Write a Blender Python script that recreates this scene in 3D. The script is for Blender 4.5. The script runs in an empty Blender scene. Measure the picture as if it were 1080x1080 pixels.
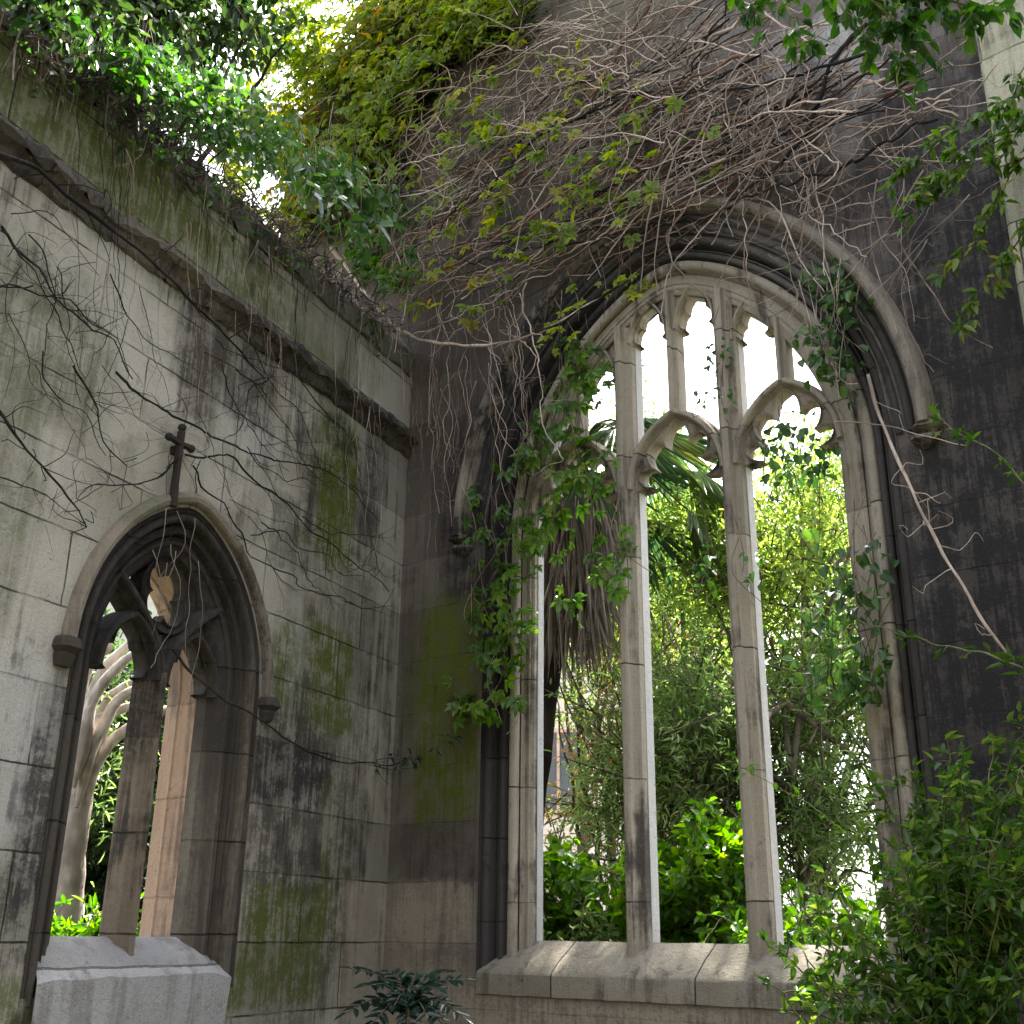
import bpy, math, random
import numpy as np
from mathutils import Matrix, Vector
PI = math.pi
rad = math.radians
S = bpy.context.scene
COL = S.collection
random.seed(4)

# ------------------------------------------------------------------ camera, sky, sun, exposure
EYE = 1.7
F, PITCH, ROLL = 1190.0, rad(20.5), rad(0.75)
_fw = np.array([0, math.cos(PITCH), math.sin(PITCH)])
_up = np.array([0, -math.sin(PITCH), math.cos(PITCH)])
_rt = math.cos(ROLL) * np.array([1.0, 0, 0]) + math.sin(ROLL) * _up
_u2 = np.cross(_rt, _fw)
CAMM = np.array([_rt, _u2, _fw])
cam_d = bpy.data.cameras.new("camera")
cam_d.sensor_width = 36
cam_d.lens = F / 1080 * 36
cam_d.clip_end = 2000
cam_d.clip_start = 0.05
cam = bpy.data.objects.new("camera", cam_d)
COL.objects.link(cam)
m = Matrix.Identity(4)
for i in range(3):
    m[i][0] = _rt[i]
    m[i][1] = _u2[i]
    m[i][2] = -_fw[i]
m[2][3] = EYE
cam.matrix_world = m
S.camera = cam

SUN_EL, SUN_AZ = rad(60), rad(22)          # azimuth clockwise from +Y
w = bpy.data.worlds.new("World")
S.world = w
w.use_nodes = True
nt = w.node_tree
sky = nt.nodes.new("ShaderNodeTexSky")
sky.sky_type = 'NISHITA'
sky.sun_disc = False
sky.sun_elevation = SUN_EL
sky.sun_rotation = SUN_AZ
sky.dust_density = 4.0
sky.air_density = 0.9
bg = nt.nodes["Background"]
hz = nt.nodes.new("ShaderNodeHueSaturation")     # thin bright cloud: a whiter sky
hz.inputs['Saturation'].default_value = 0.42
nt.links.new(sky.outputs[0], hz.inputs['Color'])
nt.links.new(hz.outputs[0], bg.inputs[0])
bg.inputs[1].default_value = 0.15
sd = bpy.data.lights.new("sun", 'SUN')
sd.energy = 5.0
sd.angle = rad(0.6)
sd.color = (1, 0.93, 0.82)
so = bpy.data.objects.new("sun", sd)
COL.objects.link(so)
sdir = Vector((math.sin(SUN_AZ) * math.cos(SUN_EL), math.cos(SUN_AZ) * math.cos(SUN_EL), math.sin(SUN_EL)))
so.rotation_euler = sdir.to_track_quat('Z', 'Y').to_euler()
S.view_settings.view_transform = 'Standard'
S.view_settings.look = 'None'
S.view_settings.exposure = 2.5
S.view_settings.gamma = 1

# ------------------------------------------------------------------ wall frames
AZR, AZL = rad(-37.2), rad(244.8)
DC = 7.0


def ray(x, y):
    d = CAMM.T @ np.array([x - 540, 540 - y, F])
    return d / np.linalg.norm(d)


_r = ray(405, 1000)
C0 = _r * (DC / math.hypot(_r[0], _r[1]))
C0 = np.array([C0[0], C0[1], 0.0])
UR = np.array([math.cos(AZR), math.sin(AZR), 0])
UL = np.array([math.cos(AZL), math.sin(AZL), 0])
NR = np.array([UR[1], -UR[0], 0])
NL = np.array([-UL[1], UL[0], 0])
# NR, NL point from each wall towards the open nave


def W(wl, u, z, d=0.0):
    """point on wall wl: u along from the corner, z height, d out towards the nave"""
    uu, nn = (UR, NR) if wl == 'R' else (UL, NL)
    p = C0 + uu * u + nn * d
    return (p[0], p[1], z)


def wall_uz(wl, x, y, d=0.0):
    uu, nn = (UR, NR) if wl == 'R' else (UL, NL)
    P0 = C0 + nn * d
    r = ray(x, y)
    P = r * ((P0 @ nn) / (r @ nn))
    return float((P - C0) @ uu), float(P[2] + EYE)


def on(wl, x, y, d=0.0):
    u, z = wall_uz(wl, x, y, d)
    return W(wl, u, z, d)


def at(x, y, h):
    r = ray(x, y)
    r = r * (h / math.hypot(r[0], r[1]))
    return (r[0], r[1], r[2] + EYE)


# ------------------------------------------------------------------ object helpers
def tag(o, label=None, cat=None, group=None, kind=None):
    if label: o['label'] = label
    if cat: o['category'] = cat
    if group: o['group'] = group
    if kind: o['kind'] = kind
    return o


def empty(name, loc, label, cat, group=None):
    o = bpy.data.objects.new(name, None)
    COL.objects.link(o)
    o.location = loc
    o.empty_display_size = 0.2
    return tag(o, label, cat, group)


def link(name, me, mat, parent=None, world=False, smooth=True):
    """world=True: mesh coordinates are world ones; keep them under a moved parent"""
    o = bpy.data.objects.new(name, me)
    COL.objects.link(o)
    if mat is not None:
        me.materials.append(mat)
    if parent is not None:
        o.parent = parent
        if world:
            root = parent
            loc = Vector((0, 0, 0))
            while root is not None:
                loc += root.location
                root = root.parent
            me.transform(Matrix.Translation(-loc))
    if smooth and len(me.polygons):
        me.polygons.foreach_set('use_smooth', [True] * len(me.polygons))
    return o


def np_mesh(name, V, Q, var=None):
    """V (n,3), Q (m,4) quads"""
    me = bpy.data.meshes.new(name)
    V = np.asarray(V, dtype=np.float32)
    Q = np.asarray(Q, dtype=np.int32)
    me.vertices.add(len(V))
    me.vertices.foreach_set('co', V.ravel())
    me.loops.add(Q.size)
    me.loops.foreach_set('vertex_index', Q.ravel())
    me.polygons.add(len(Q))
    me.polygons.foreach_set('loop_start', np.arange(0, Q.size, Q.shape[1], dtype=np.int32))
    if var is not None:
        a = me.attributes.new('var', 'FLOAT', 'FACE')
        a.data.foreach_set('value', np.asarray(var, dtype=np.float32))
    me.update(calc_edges=True)
    return me


class MB:
    """polygon collector"""
    def __init__(s):
        s.v = []
        s.f = []

    def poly(s, pts):
        n = len(s.v)
        s.v += [tuple(p) for p in pts]
        s.f.append(tuple(range(n, n + len(pts))))

    def box(s, x0, x1, y0, y1, z0, z1):
        n = len(s.v)
        s.v += [(x, y, z) for z in (z0, z1) for y in (y0, y1) for x in (x0, x1)]
        s.f += [tuple(n + i for i in q) for q in ((0, 2, 3, 1), (4, 5, 7, 6), (0, 1, 5, 4), (2, 6, 7, 3), (0, 4, 6, 2), (1, 3, 7, 5))]

    def grid(s, rows, closed=False):
        """rows: list of equal-length point lists"""
        n = len(s.v)
        k = len(rows[0])
        for r in rows:
            s.v += [tuple(p) for p in r]
        for i in range(len(rows) - 1):
            for j in range(k if closed else k - 1):
                a = n + i * k + j
                b = n + i * k + (j + 1) % k
                s.f.append((a, b, b + k, a + k))

    def mesh(s, name):
        me = bpy.data.meshes.new(name)
        me.from_pydata(s.v, [], s.f)
        me.update()
        me.polygons.foreach_set('use_smooth', [True] * len(me.polygons))
        me.set_sharp_from_angle(angle=rad(28))
        return me


def tubes(polys, n=5):
    """polys: list of (points (k,3), radii (k,)) -> V, Q"""
    VV, QQ = [], []
    off = 0
    ang = np.arange(n) * 2 * PI / n
    for pts, rr in polys:
        P = np.asarray(pts, float)
        k = len(P)
        R = np.broadcast_to(np.asarray(rr, float), (k,)) if np.ndim(rr) else np.full(k, rr)
        T = np.gradient(P, axis=0)
        T /= np.linalg.norm(T, axis=1)[:, None] + 1e-9
        ref = np.array([0.31, 0.52, 0.79])
        A = np.cross(T, ref)
        A /= np.linalg.norm(A, axis=1)[:, None] + 1e-9
        B = np.cross(T, A)
        ring = P[:, None, :] + R[:, None, None] * (np.cos(ang)[None, :, None] * A[:, None, :] + np.sin(ang)[None, :, None] * B[:, None, :])
        VV.append(ring.reshape(-1, 3))
        i = np.arange(k - 1)[:, None] * n
        j = np.arange(n)[None, :]
        a = i + j
        b = i + (j + 1) % n
        QQ.append(np.stack([a, b, b + n, a + n], -1).reshape(-1, 4) + off)
        off += k * n
    return np.concatenate(VV), np.concatenate(QQ)


def smooth_path(pts, step=0.05, wig=0.0, rng=None):
    """Catmull-Rom resample of control points with optional wiggle"""
    P = np.asarray(pts, float)
    if len(P) == 2:
        P = np.array([P[0], P[0] * .66 + P[1] * .34, P[0] * .33 + P[1] * .67, P[1]])
    Q = np.concatenate([[2 * P[0] - P[1]], P, [2 * P[-1] - P[-2]]])
    out = []
    for i in range(1, len(Q) - 2):
        L = np.linalg.norm(Q[i + 1] - Q[i])
        n = max(2, int(L / step))
        t = (np.arange(n) / n)[:, None]
        out.append(0.5 * (2 * Q[i] + (-Q[i - 1] + Q[i + 1]) * t + (2 * Q[i - 1] - 5 * Q[i] + 4 * Q[i + 1] - Q[i + 2]) * t ** 2 + (-Q[i - 1] + 3 * Q[i] - 3 * Q[i + 1] + Q[i + 2]) * t ** 3))
    out.append(P[-1:])
    C = np.concatenate(out)
    if wig and rng is not None:
        k = len(C)
        N = rng.normal(size=(k, 3))
        for _ in range(2):
            N = np.apply_along_axis(lambda a: np.convolve(a, [.25, .5, .25], 'same'), 0, N)
        C = C + N * wig * .8
        sl = np.concatenate([[0], np.cumsum(np.linalg.norm(np.diff(C, axis=0), axis=1))])
        for wlen, am in ((.55, 2.6), (.21, 1.3), (.10, .6)):
            ax = rng.normal(size=3)
            C = C + np.sin(sl / wlen * 6.28 * rng.uniform(.7, 1.3) + rng.uniform(0, 6.28))[:, None] * ax * wig * am * .55
    return C


def leaf_mesh_data(P, D, U, L, Wd, fold=0.25, curl=0.15, rng=None):
    """leaves at P, pointing D, upper side U; length L, width Wd (arrays). 6 verts, 2 quads each"""
    n = len(P)
    D = D / (np.linalg.norm(D, axis=1)[:, None] + 1e-9)
    U = U - D * np.sum(U * D, 1)[:, None]
    U /= np.linalg.norm(U, axis=1)[:, None] + 1e-9
    Sd = np.cross(D, U)
    L = np.broadcast_to(L, (n,))[:, None]
    Wd = np.broadcast_to(Wd, (n,))[:, None]
    up = Wd * fold * U
    v0 = P
    vt = P + D * L - U * L * curl
    l1 = P + D * L * .28 + Sd * Wd * .46 + up
    l2 = P + D * L * .66 + Sd * Wd * .38 + up * .8 - U * L * curl * .4
    r1 = P + D * L * .28 - Sd * Wd * .46 + up
    r2 = P + D * L * .66 - Sd * Wd * .38 + up * .8 - U * L * curl * .4
    V = np.stack([v0, l1, l2, vt, r2, r1], 1).reshape(-1, 3)
    b = np.arange(n)[:, None] * 6
    Q = np.concatenate([b + np.array([[0, 1, 2, 3]]), b + np.array([[0, 3, 4, 5]])], 1).reshape(-1, 4)
    return V, Q


def foliage(name, mat, parent, P, D, U, L, Wd, rng, fold=.25, curl=.15, var=None):
    V, Q = leaf_mesh_data(P, D, U, L, Wd, fold, curl)
    if var is None:
        var = rng.random(len(P))
    o = link(name, np_mesh(name, V, Q, np.repeat(var, 2)), mat, parent, world=True, smooth=False)
    return o


# ------------------------------------------------------------------ materials
class NT:
    def __init__(s, name):
        s.m = bpy.data.materials.new(name)
        s.m.use_nodes = True
        s.t = s.m.node_tree
        s.t.nodes.clear()
        s.out = s.n("ShaderNodeOutputMaterial")

    def n(s, typ, **kw):
        x = s.t.nodes.new(typ)
        for k, v in kw.items():
            setattr(x, k, v)
        return x

    def l(s, a, b):
        s.t.links.new(a, b)

    def val(s, sock, v):
        if hasattr(v, 'is_output'):
            s.l(v, sock)
        else:
            sock.default_value = v

    def math(s, op, a, b=None, c=None, clamp=False):
        x = s.n("ShaderNodeMath", operation=op, use_clamp=clamp)
        s.val(x.inputs[0], a)
        if b is not None: s.val(x.inputs[1], b)
        if c is not None: s.val(x.inputs[2], c)
        return x.outputs[0]

    def mix(s, fac, a, b, blend='MIX'):
        x = s.n("ShaderNodeMix", data_type='RGBA', blend_type=blend)
        s.val(x.inputs[0], fac)
        for i, v in ((6, a), (7, b)):
            if hasattr(v, 'is_output'): s.l(v, x.inputs[i])
            else: x.inputs[i].default_value = (*v, 1)
        return x.outputs[2]

    def ramp(s, fac, stops):
        x = s.n("ShaderNodeValToRGB")
        r = x.color_ramp
        while len(r.elements) < len(stops):
            r.elements.new(0.5)
        for e, (p, c) in zip(r.elements, stops):
            e.position = p
            e.color = (*c, 1) if len(c) == 3 else c
        s.l(fac, x.inputs[0])
        return x.outputs[0]

    def mr(s, v, a, b, c=0.0, d=1.0, smooth=True):
        x = s.n("ShaderNodeMapRange")
        if smooth: x.interpolation_type = 'SMOOTHSTEP'
        s.l(v, x.inputs[0])
        for i, q in enumerate((a, b, c, d)):
            x.inputs[i + 1].default_value = q
        return x.outputs[0]

    def noise(s, vec, scale, detail=4, rough=0.55, dist=0.0):
        x = s.n("ShaderNodeTexNoise")
        s.l(vec, x.inputs['Vector'])
        x.inputs['Scale'].default_value = scale
        x.inputs['Detail'].default_value = detail
        x.inputs['Roughness'].default_value = rough
        x.inputs['Distortion'].default_value = dist
        return x.outputs[0]

    def scale(s, vec, xyz):
        x = s.n("ShaderNodeMapping")
        s.l(vec, x.inputs[0])
        x.inputs['Scale'].default_value = xyz
        return x.outputs[0]

    def bsdf(s, col, rough=0.9, bump=None, dist=0.01, strength=1.0, spec=0.3):
        b = s.n("ShaderNodeBsdfPrincipled")
        s.val(b.inputs['Base Color'], col if hasattr(col, 'is_output') else (*col, 1))
        s.val(b.inputs['Roughness'], rough)
        b.inputs['Specular IOR Level'].default_value = spec
        if bump is not None:
            q = s.n("ShaderNodeBump")
            q.inputs['Strength'].default_value = strength
            q.inputs['Distance'].default_value = dist
            s.l(bump, q.inputs['Height'])
            s.l(q.outputs[0], b.inputs['Normal'])
        return b


COLS = dict(soot=(.025, .0235, .025), moss=(.082, .100, .014), pale=(.52, .49, .42), tan=(.33, .285, .22), brown=(.075, .064, .054), green=(.125, .135, .070), wash=(.52, .51, .50))


def stone(name, base=(.24, .22, .19), blobs=(), brick=True, streak=.5, soot=.25, moss=.12, rows=.325, bw=.74, pits=.5, phase=(0.0, 0.0), joint=1.0, lichen=.45):
    """weathered limestone; blobs: (wall-u, z, radius u, radius z, kind, strength, shape)"""
    s = NT(name)
    tc = s.n("ShaderNodeTexCoord").outputs['Object']
    sep = s.n("ShaderNodeSeparateXYZ")
    s.l(tc, sep.inputs[0])
    n1 = s.noise(tc, 1.3, 5, .6)
    n2 = s.noise(tc, 7, 6, .65)
    n3 = s.noise(tc, 45, 5, .7)
    n5 = s.noise(tc, 160, 2, .6)
    st = s.noise(s.scale(tc, (7, 7, .55)), 1.6, 5, .65, .3)
    st2 = s.noise(s.scale(tc, (26, 26, 1.1)), 1.5, 4, .7)
    # per-grain variation of the stone itself
    col = s.mix(s.mr(n1, .3, .7), tuple(c * .78 for c in base), tuple(min(.6, c * 1.22) for c in base))
    col = s.mix(s.math('MULTIPLY', s.mr(n2, .4, .75), .35), col, (base[0] * 1.25, base[1] * 1.12, base[2] * .9))
    height = s.math('ADD', s.math('MULTIPLY', n2, .5), s.math('MULTIPLY', n3, .35))
    mort = None
    if brick:
        cmb = s.n("ShaderNodeCombineXYZ")
        warp = s.math('MULTIPLY', s.math('SUBTRACT', n2, .5), .020)
        s.l(s.math('ADD', s.math('ADD', sep.outputs[0], warp), 10 * bw + phase[0]), cmb.inputs[0])
        s.l(s.math('ADD', s.math('ADD', sep.outputs[2], warp), phase[1]), cmb.inputs[1])
        bt = s.n("ShaderNodeTexBrick")
        bt.offset = 0.42
        bt.squash = 0.72
        bt.squash_frequency = 3
        s.l(cmb.outputs[0], bt.inputs['Vector'])
        bt.inputs['Color1'].default_value = (0, 0, 0, 1)
        bt.inputs['Color2'].default_value = (1, 1, 1, 1)
        bt.inputs['Mortar'].default_value = (.5, .5, .5, 1)
        bt.inputs['Scale'].default_value = 1
        bt.inputs['Brick Width'].default_value = bw
        bt.inputs['Row Height'].default_value = rows
        bt.inputs['Mortar Size'].default_value = .0045
        bt.inputs['Mortar Smooth'].default_value = .35
        bt.inputs['Bias'].default_value = 0
        br = s.n("ShaderNodeRGBToBW")
        s.l(bt.outputs[0], br.inputs[0])
        bv = br.outputs[0]
        mort = s.math('MULTIPLY', bt.outputs['Fac'], s.math('ADD', s.mr(s.noise(tc, 1.7, 4, .6), .44, .60, 0, joint), joint * .25, clamp=True))
        col = s.mix(s.math('MULTIPLY', s.mr(bv, .35, .95), .6), col, tuple(c * 1.35 for c in base))
        col = s.mix(s.math('MULTIPLY', s.mr(bv, .0, .4, 1, 0), .50), col, tuple(c * .55 for c in base))
    # general grime
    gr = s.mr(s.math('ADD', s.math('ADD', s.math('MULTIPLY', st, .45), s.math('MULTIPLY', n1, .35)), s.math('MULTIPLY', n2, .2)), .49, .575)
    col = s.mix(s.math('MULTIPLY', gr, streak), col, COLS['brown'])
    col = s.mix(s.math('MULTIPLY', s.mr(st2, .54, .72), streak * .4), col, COLS['soot'])
    # shaped stains and painted lit strips
    if blobs:
        wv = s.n("ShaderNodeCombineXYZ")
        nw = s.noise(tc, 3.2, 5, .65)
        dz = s.math('MULTIPLY', s.math('SUBTRACT', nw, .5), .55)
        dx = s.math('MULTIPLY', s.math('SUBTRACT', st, .5), .38)
        s.l(s.math('ADD', sep.outputs[0], dx), wv.inputs[0])
        s.l(s.math('ADD', sep.outputs[2], dz), wv.inputs[1])
        wr = s.n("ShaderNodeCombineXYZ")
        s.l(s.math('ADD', sep.outputs[0], s.math('MULTIPLY', s.math('SUBTRACT', n2, .5), .12)), wr.inputs[0])
        s.l(s.math('ADD', sep.outputs[2], s.math('MULTIPLY', s.math('SUBTRACT', n2, .5), .20)), wr.inputs[1])
        mott = s.mr(s.math('ADD', s.math('ADD', s.math('MULTIPLY', n3, .25), s.math('MULTIPLY', n2, .40)), s.math('MULTIPLY', st2, .35)), .45, .535)
        for bl in blobs:
            cx, cz, ru, rz, kind, stg = bl[:6]
            shape = bl[6] if len(bl) > 6 else 'o'
            src = wv if shape == 'o' else wr
            sb = s.n("ShaderNodeVectorMath", operation='SUBTRACT')
            s.l(src.outputs[0], sb.inputs[0])
            sb.inputs[1].default_value = (cx, cz, 0)
            ml = s.n("ShaderNodeVectorMath", operation='MULTIPLY')
            s.l(sb.outputs[0], ml.inputs[0])
            ml.inputs[1].default_value = (1 / ru, 1 / rz, 0)
            if shape == 'o':
                ln = s.n("ShaderNodeVectorMath", operation='LENGTH')
                s.l(ml.outputs[0], ln.inputs[0])
                mk = s.mr(ln.outputs['Value'], .55, 1.15, stg, 0)
            else:
                ab = s.n("ShaderNodeVectorMath", operation='ABSOLUTE')
                s.l(ml.outputs[0], ab.inputs[0])
                sx = s.n("ShaderNodeSeparateXYZ")
                s.l(ab.outputs[0], sx.inputs[0])
                mk = s.mr(s.math('MAXIMUM', sx.outputs[0], sx.outputs[1]), .84, 1.08, stg, 0)
            ml_ = {'moss': .70, 'pale': .35, 'wash': .35}.get(kind, .62)
            mk = s.math('MULTIPLY', mk, s.math('ADD', s.math('MULTIPLY', mott, ml_), 1 - ml_))
            col = s.mix(mk, col, COLS[kind])
    col = s.mix(s.math('MULTIPLY', s.mr(s.math('ADD', s.math('ADD', s.math('MULTIPLY', n1, .4), s.math('MULTIPLY', st, .35)), s.math('MULTIPLY', n2, .25)), .54, .605), soot), col, COLS['soot'])
    col = s.mix(s.math('MULTIPLY', s.mr(s.noise(tc, 2.3, 6, .7), .56, .70), moss), col, COLS['moss'])
    # fine speckle, pale lichen and black pits
    col = s.mix(s.math('MULTIPLY', s.mr(n3, .56, .74), lichen), col, (.36, .35, .31))
    col = s.mix(s.math('MULTIPLY', s.mr(n5, .58, .70), pits), col, (.03, .028, .024))
    col = s.mix(s.math('MULTIPLY', s.mr(s.noise(tc, 22, 4, .75), .60, .74), .55), col, (.045, .042, .034))
    if mort is not None:
        col = s.mix(s.math('MULTIPLY', mort, .85), col, (.022, .020, .016))
        height = s.math('SUBTRACT', height, s.math('MULTIPLY', mort, 2.4))
        height = s.math('ADD', height, s.math('MULTIPLY', bv, .35))
    height = s.math('ADD', height, s.math('MULTIPLY', n5, .10))
    b = s.bsdf(col, .92, height, .020, 1.0, .2)
    s.l(b.outputs[0], s.out.inputs[0])
    return s.m


def leafmat(name, stops, trans=.35, rough=.45, tcol=None):
    trans = min(.6, trans * 1.15)
    s = NT(name)
    a = s.n("ShaderNodeAttribute", attribute_name='var')
    tc = s.n("ShaderNodeTexCoord").outputs['Object']
    big = s.noise(tc, 1.1, 2)
    f = s.math('ADD', s.math('MULTIPLY', a.outputs['Fac'], .75), s.math('MULTIPLY', s.math('SUBTRACT', big, .375), .9), clamp=True)
    c = s.ramp(f, stops)
    vein = s.noise(tc, 60, 2)
    c = s.mix(s.math('MULTIPLY', vein, .25), c, (.02, .03, .01), 'MIX')
    b = s.bsdf(c, rough, spec=.45)
    t = s.n("ShaderNodeBsdfTranslucent")
    hs = s.n("ShaderNodeHueSaturation")
    hs.inputs['Saturation'].default_value = 1.15
    hs.inputs['Value'].default_value = 2.1
    s.l(c, hs.inputs['Color'])
    s.l(hs.outputs[0], t.inputs[0])
    mx = s.n("ShaderNodeMixShader")
    mx.inputs[0].default_value = trans
    s.l(b.outputs[0], mx.inputs[1])
    s.l(t.outputs[0], mx.inputs[2])
    s.l(mx.outputs[0], s.out.inputs[0])
    return s.m


def barkmat(name, c1, c2, sc=18):
    s = NT(name)
    tc = s.n("ShaderNodeTexCoord").outputs['Object']
    n = s.noise(s.scale(tc, (1, 1, .35)), sc, 6, .65)
    c = s.mix(s.mr(n, .35, .65), c1, c2)
    c = s.mix(s.mr(s.noise(tc, 2.2, 3), .4, .62), c, tuple(x * .55 for x in c1))
    b = s.bsdf(c, .85, n, .01, .8, .2)
    s.l(b.outputs[0], s.out.inputs[0])
    return s.m


def plain(name, c, rough=.8, v=.25, sc=6, spec=.3):
    s = NT(name)
    tc = s.n("ShaderNodeTexCoord").outputs['Object']
    n = s.noise(tc, sc, 5, .6)
    k = s.mix(s.mr(n, .3, .7), tuple(x * (1 - v) for x in c), tuple(x * (1 + v) for x in c))
    b = s.bsdf(k, rough, n, .01, .5, spec)
    s.l(b.outputs[0], s.out.inputs[0])
    return s.m


def B(wl, x, y, ru, rz, kind, st, shape='o'):
    u, z = wall_uz(wl, x, y)
    return (u, z, ru, rz, kind, st, shape)


R_BLOBS = [
    (4.1, 5.2, .9, 1.5, 'soot', .85), (3.3, 5.6, .5, .6, 'soot', .6),
    (4.3, 2.2, 1.4, 3.2, 'soot', .8, 'o'), (1.95, 5.3, 1.75, .9, 'soot', .55), 
    (3.9, 3.0, 1.0, 2.2, 'soot', 1.0), (3.75, 4.6, .55, 1.0, 'soot', .95), (3.5, 2.6, .35, 1.2, 'soot', .9),
    (2.0, 6.2, 1.9, .9, 'brown', .6), (.6, 5.2, .75, 1.1, 'brown', .8), (.55, 4.2, .3, .9, 'soot', .8), (.5, 3.3, .25, .7, 'soot', .7),
    (1.4, 7.2, 1.6, .7, 'brown', .6), (2.9, 6.1, .7, .5, 'soot', .55),
    (.42, 2.95, .25, .70, 'moss', 1.0, 'r'), (.30, 3.0, .3, .8, 'moss', .7), (.12, 3.4, .12, .8, 'brown', .5),
    (.35, 1.8, .3, .17, 'tan', .6, 'r'), (.3, 1.75, .5, .3, 'tan', .45), (2.4, 1.05, 2.0, .36, 'tan', 1.0, 'r'), (.35, 1.25, .6, .36, 'tan', .8),
    (.38, 2.15, .32, .17, 'brown', .75, 'r'), (4.35, 4.6, .42, 1.5, 'green', .9, 'r'),
    (3.15, 6.2, .20, .6, 'wash', .6), (2.8, 6.2, .14, .6, 'wash', .55), (1.3, 6.6, .35, .25, 'pale', .5), (2.2, 6.9, .5, .3, 'pale', .3), (4.0, 2.6, .28, .7, 'moss', .5),
    (1.9, 7.6, .7, .4, 'green', .6)]
L_BLOBS = [
    B('L', 300, 990, .55, .35, 'moss', .75), B('L', 330, 715, .38, .42, 'moss', .8), B('L', 350, 500, .26, .55, 'moss', .7),
    B('L', 320, 900, .62, 1.1, 'brown', .85), B('L', 300, 780, .5, .5, 'soot', .5), B('L', 330, 620, .38, .9, 'brown', .45), B('L', 250, 640, .25, .35, 'pale', .5),
    B('L', 110, 330, .75, .55, 'pale', .75), B('L', 40, 560, .35, .55, 'pale', .7), B('L', 20, 780, .25, .5, 'pale', .6),
    B('L', 130, 330, .50, .33, 'pale', .7, 'r'), B('L', 110, 400, .55, .35, 'pale', .5), B('L', 230, 480, .42, .28, 'pale', .75), B('L', 290, 560, .22, .55, 'pale', .6),
    B('L', 30, 600, .25, .7, 'pale', .7), B('L', 15, 790, .20, .5, 'wash', .6), B('L', 310, 690, .10, .4, 'wash', .4), B('L', 270, 450, .3, .2, 'wash', .45),
    B('L', 50, 360, .45, .45, 'green', .7), B('L', 10, 540, .16, .6, 'green', .6), B('L', 200, 275, 1.6, .30, 'green', .9), B('L', 70, 120, 1.2, .35, 'green', .9), B('L', 130, 200, 1.1, .22, 'moss', .55),
    B('L', 350, 350, .7, .28, 'green', .5), B('L', 170, 190, 1.0, .16, 'moss', .7), B('L', 60, 90, .9, .14, 'moss', .7), B('L', 280, 300, .3, .14, 'moss', .6),
    B('L', 240, 385, .42, .26, 'soot', .72, 'r'), B('L', 215, 370, .16, .42, 'brown', .8, 'r'), B('L', 395, 500, .17, .5, 'soot', .65), B('L', 380, 640, .22, 1.0, 'brown', .65),
    B('L', 357, 515, .20, .46, 'moss', 1.0, 'r'), B('L', 355, 560, .16, .3, 'moss', .9), B('L', 360, 460, .24, .12, 'soot', .6),
    B('L', 300, 560, .13, .22, 'soot', .55, 'r'), B('L', 350, 690, .22, .16, 'moss', .85, 'r'), B('L', 350, 745, .22, .15, 'moss', .8, 'r'), B('L', 300, 700, .18, .30, 'moss', .7),
    B('L', 310, 815, .38, .155, 'soot', .8, 'r'), B('L', 300, 880, .34, .15, 'brown', .5, 'r'), B('L', 305, 965, .36, .155, 'moss', .8, 'r'), B('L', 340, 905, .08, .5, 'moss', .6),
    B('L', 290, 1030, .42, .14, 'moss', .75, 'r'), B('L', 360, 960, .10, .35, 'moss', .6), B('L', 380, 960, .20, .16, 'tan', .9, 'r'), B('L', 375, 1030, .18, .2, 'tan', .8, 'r'), B('L', 375, 870, .16, .5, 'brown', .35),
    B('L', 45, 850, .12, .6, 'soot', .85), B('L', 15, 960, .12, .3, 'soot', .6), B('L', 10, 1060, .18, .12, 'moss', .7), B('L', 255, 760, .14, .42, 'soot', .45)]

M = {}
M['wallR'] = stone('blackened_ashlar', (.135, .118, .105), R_BLOBS, True, .6, .5, .06, phase=(.30, -.02), bw=.95, joint=.22, lichen=.12)
M['wallL'] = stone('stained_ashlar', (.34, .32, .265), L_BLOBS, True, .66, .60, .36, phase=(.10, -.02), bw=.95)
M['darkmould'] = stone('sooty_moulding', (.052, .048, .048), [(.95, 5.0, .8, 1.0, 'soot', 1.0), (.7, 3.6, .25, 1.2, 'soot', .8), (2.7, 5.3, .5, .5, 'pale', .12)], True, .5, .8, .02, pits=.2, rows=.44, bw=30, lichen=.15)
M['paleframe'] = stone('clean_tracery', (.33, .295, .24), (), True, .75, .55, .06, pits=.4, rows=.62, bw=30)
M['hood'] = stone('hood_stone', (.23, .205, .17), [(.9, 5.1, .75, .75, 'soot', 1.0), (.5, 3.9, .2, .3, 'soot', 1.0), (1.5, 5.8, .5, .4, 'soot', .8), (3.5, 3.95, .35, .14, 'soot', .9)], False, .5, .35, .12)
M['sillR'] = stone('sill_stone', (.235, .215, .175), (), True, .6, .35, .10, rows=3.0, bw=1.15, phase=(.22, 1.0))
M['sillL'] = stone('limed_sill', (.36, .355, .35), (), True, .30, .14, .06, rows=.26, bw=3.0, phase=(0, .01), joint=.6)
M['string'] = stone('string_course_stone', (.12, .105, .085), [(1.0, 4.77, 1.2, .5, 'soot', .8), (3.2, 4.77, .6, .4, 'soot', .6)], True, .8, .6, .5, rows=3, bw=.8)
M['coping'] = stone('mossy_coping', (.11, .11, .085), (), True, .6, .5, .75, rows=3, bw=1.0)
M['smalldark'] = stone('dark_small_moulding', (.070, .062, .052), [(2.1, 3.3, .8, .7, 'soot', .8), (1.6, 2.0, .10, .6, 'tan', .30), (1.42, 2.2, .06, .9, 'tan', .35)], True, .6, .6, .05, lichen=.08, pits=.15, rows=.42, bw=30)  # tan blobs paint the lit parts of the right jamb mouldings
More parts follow.
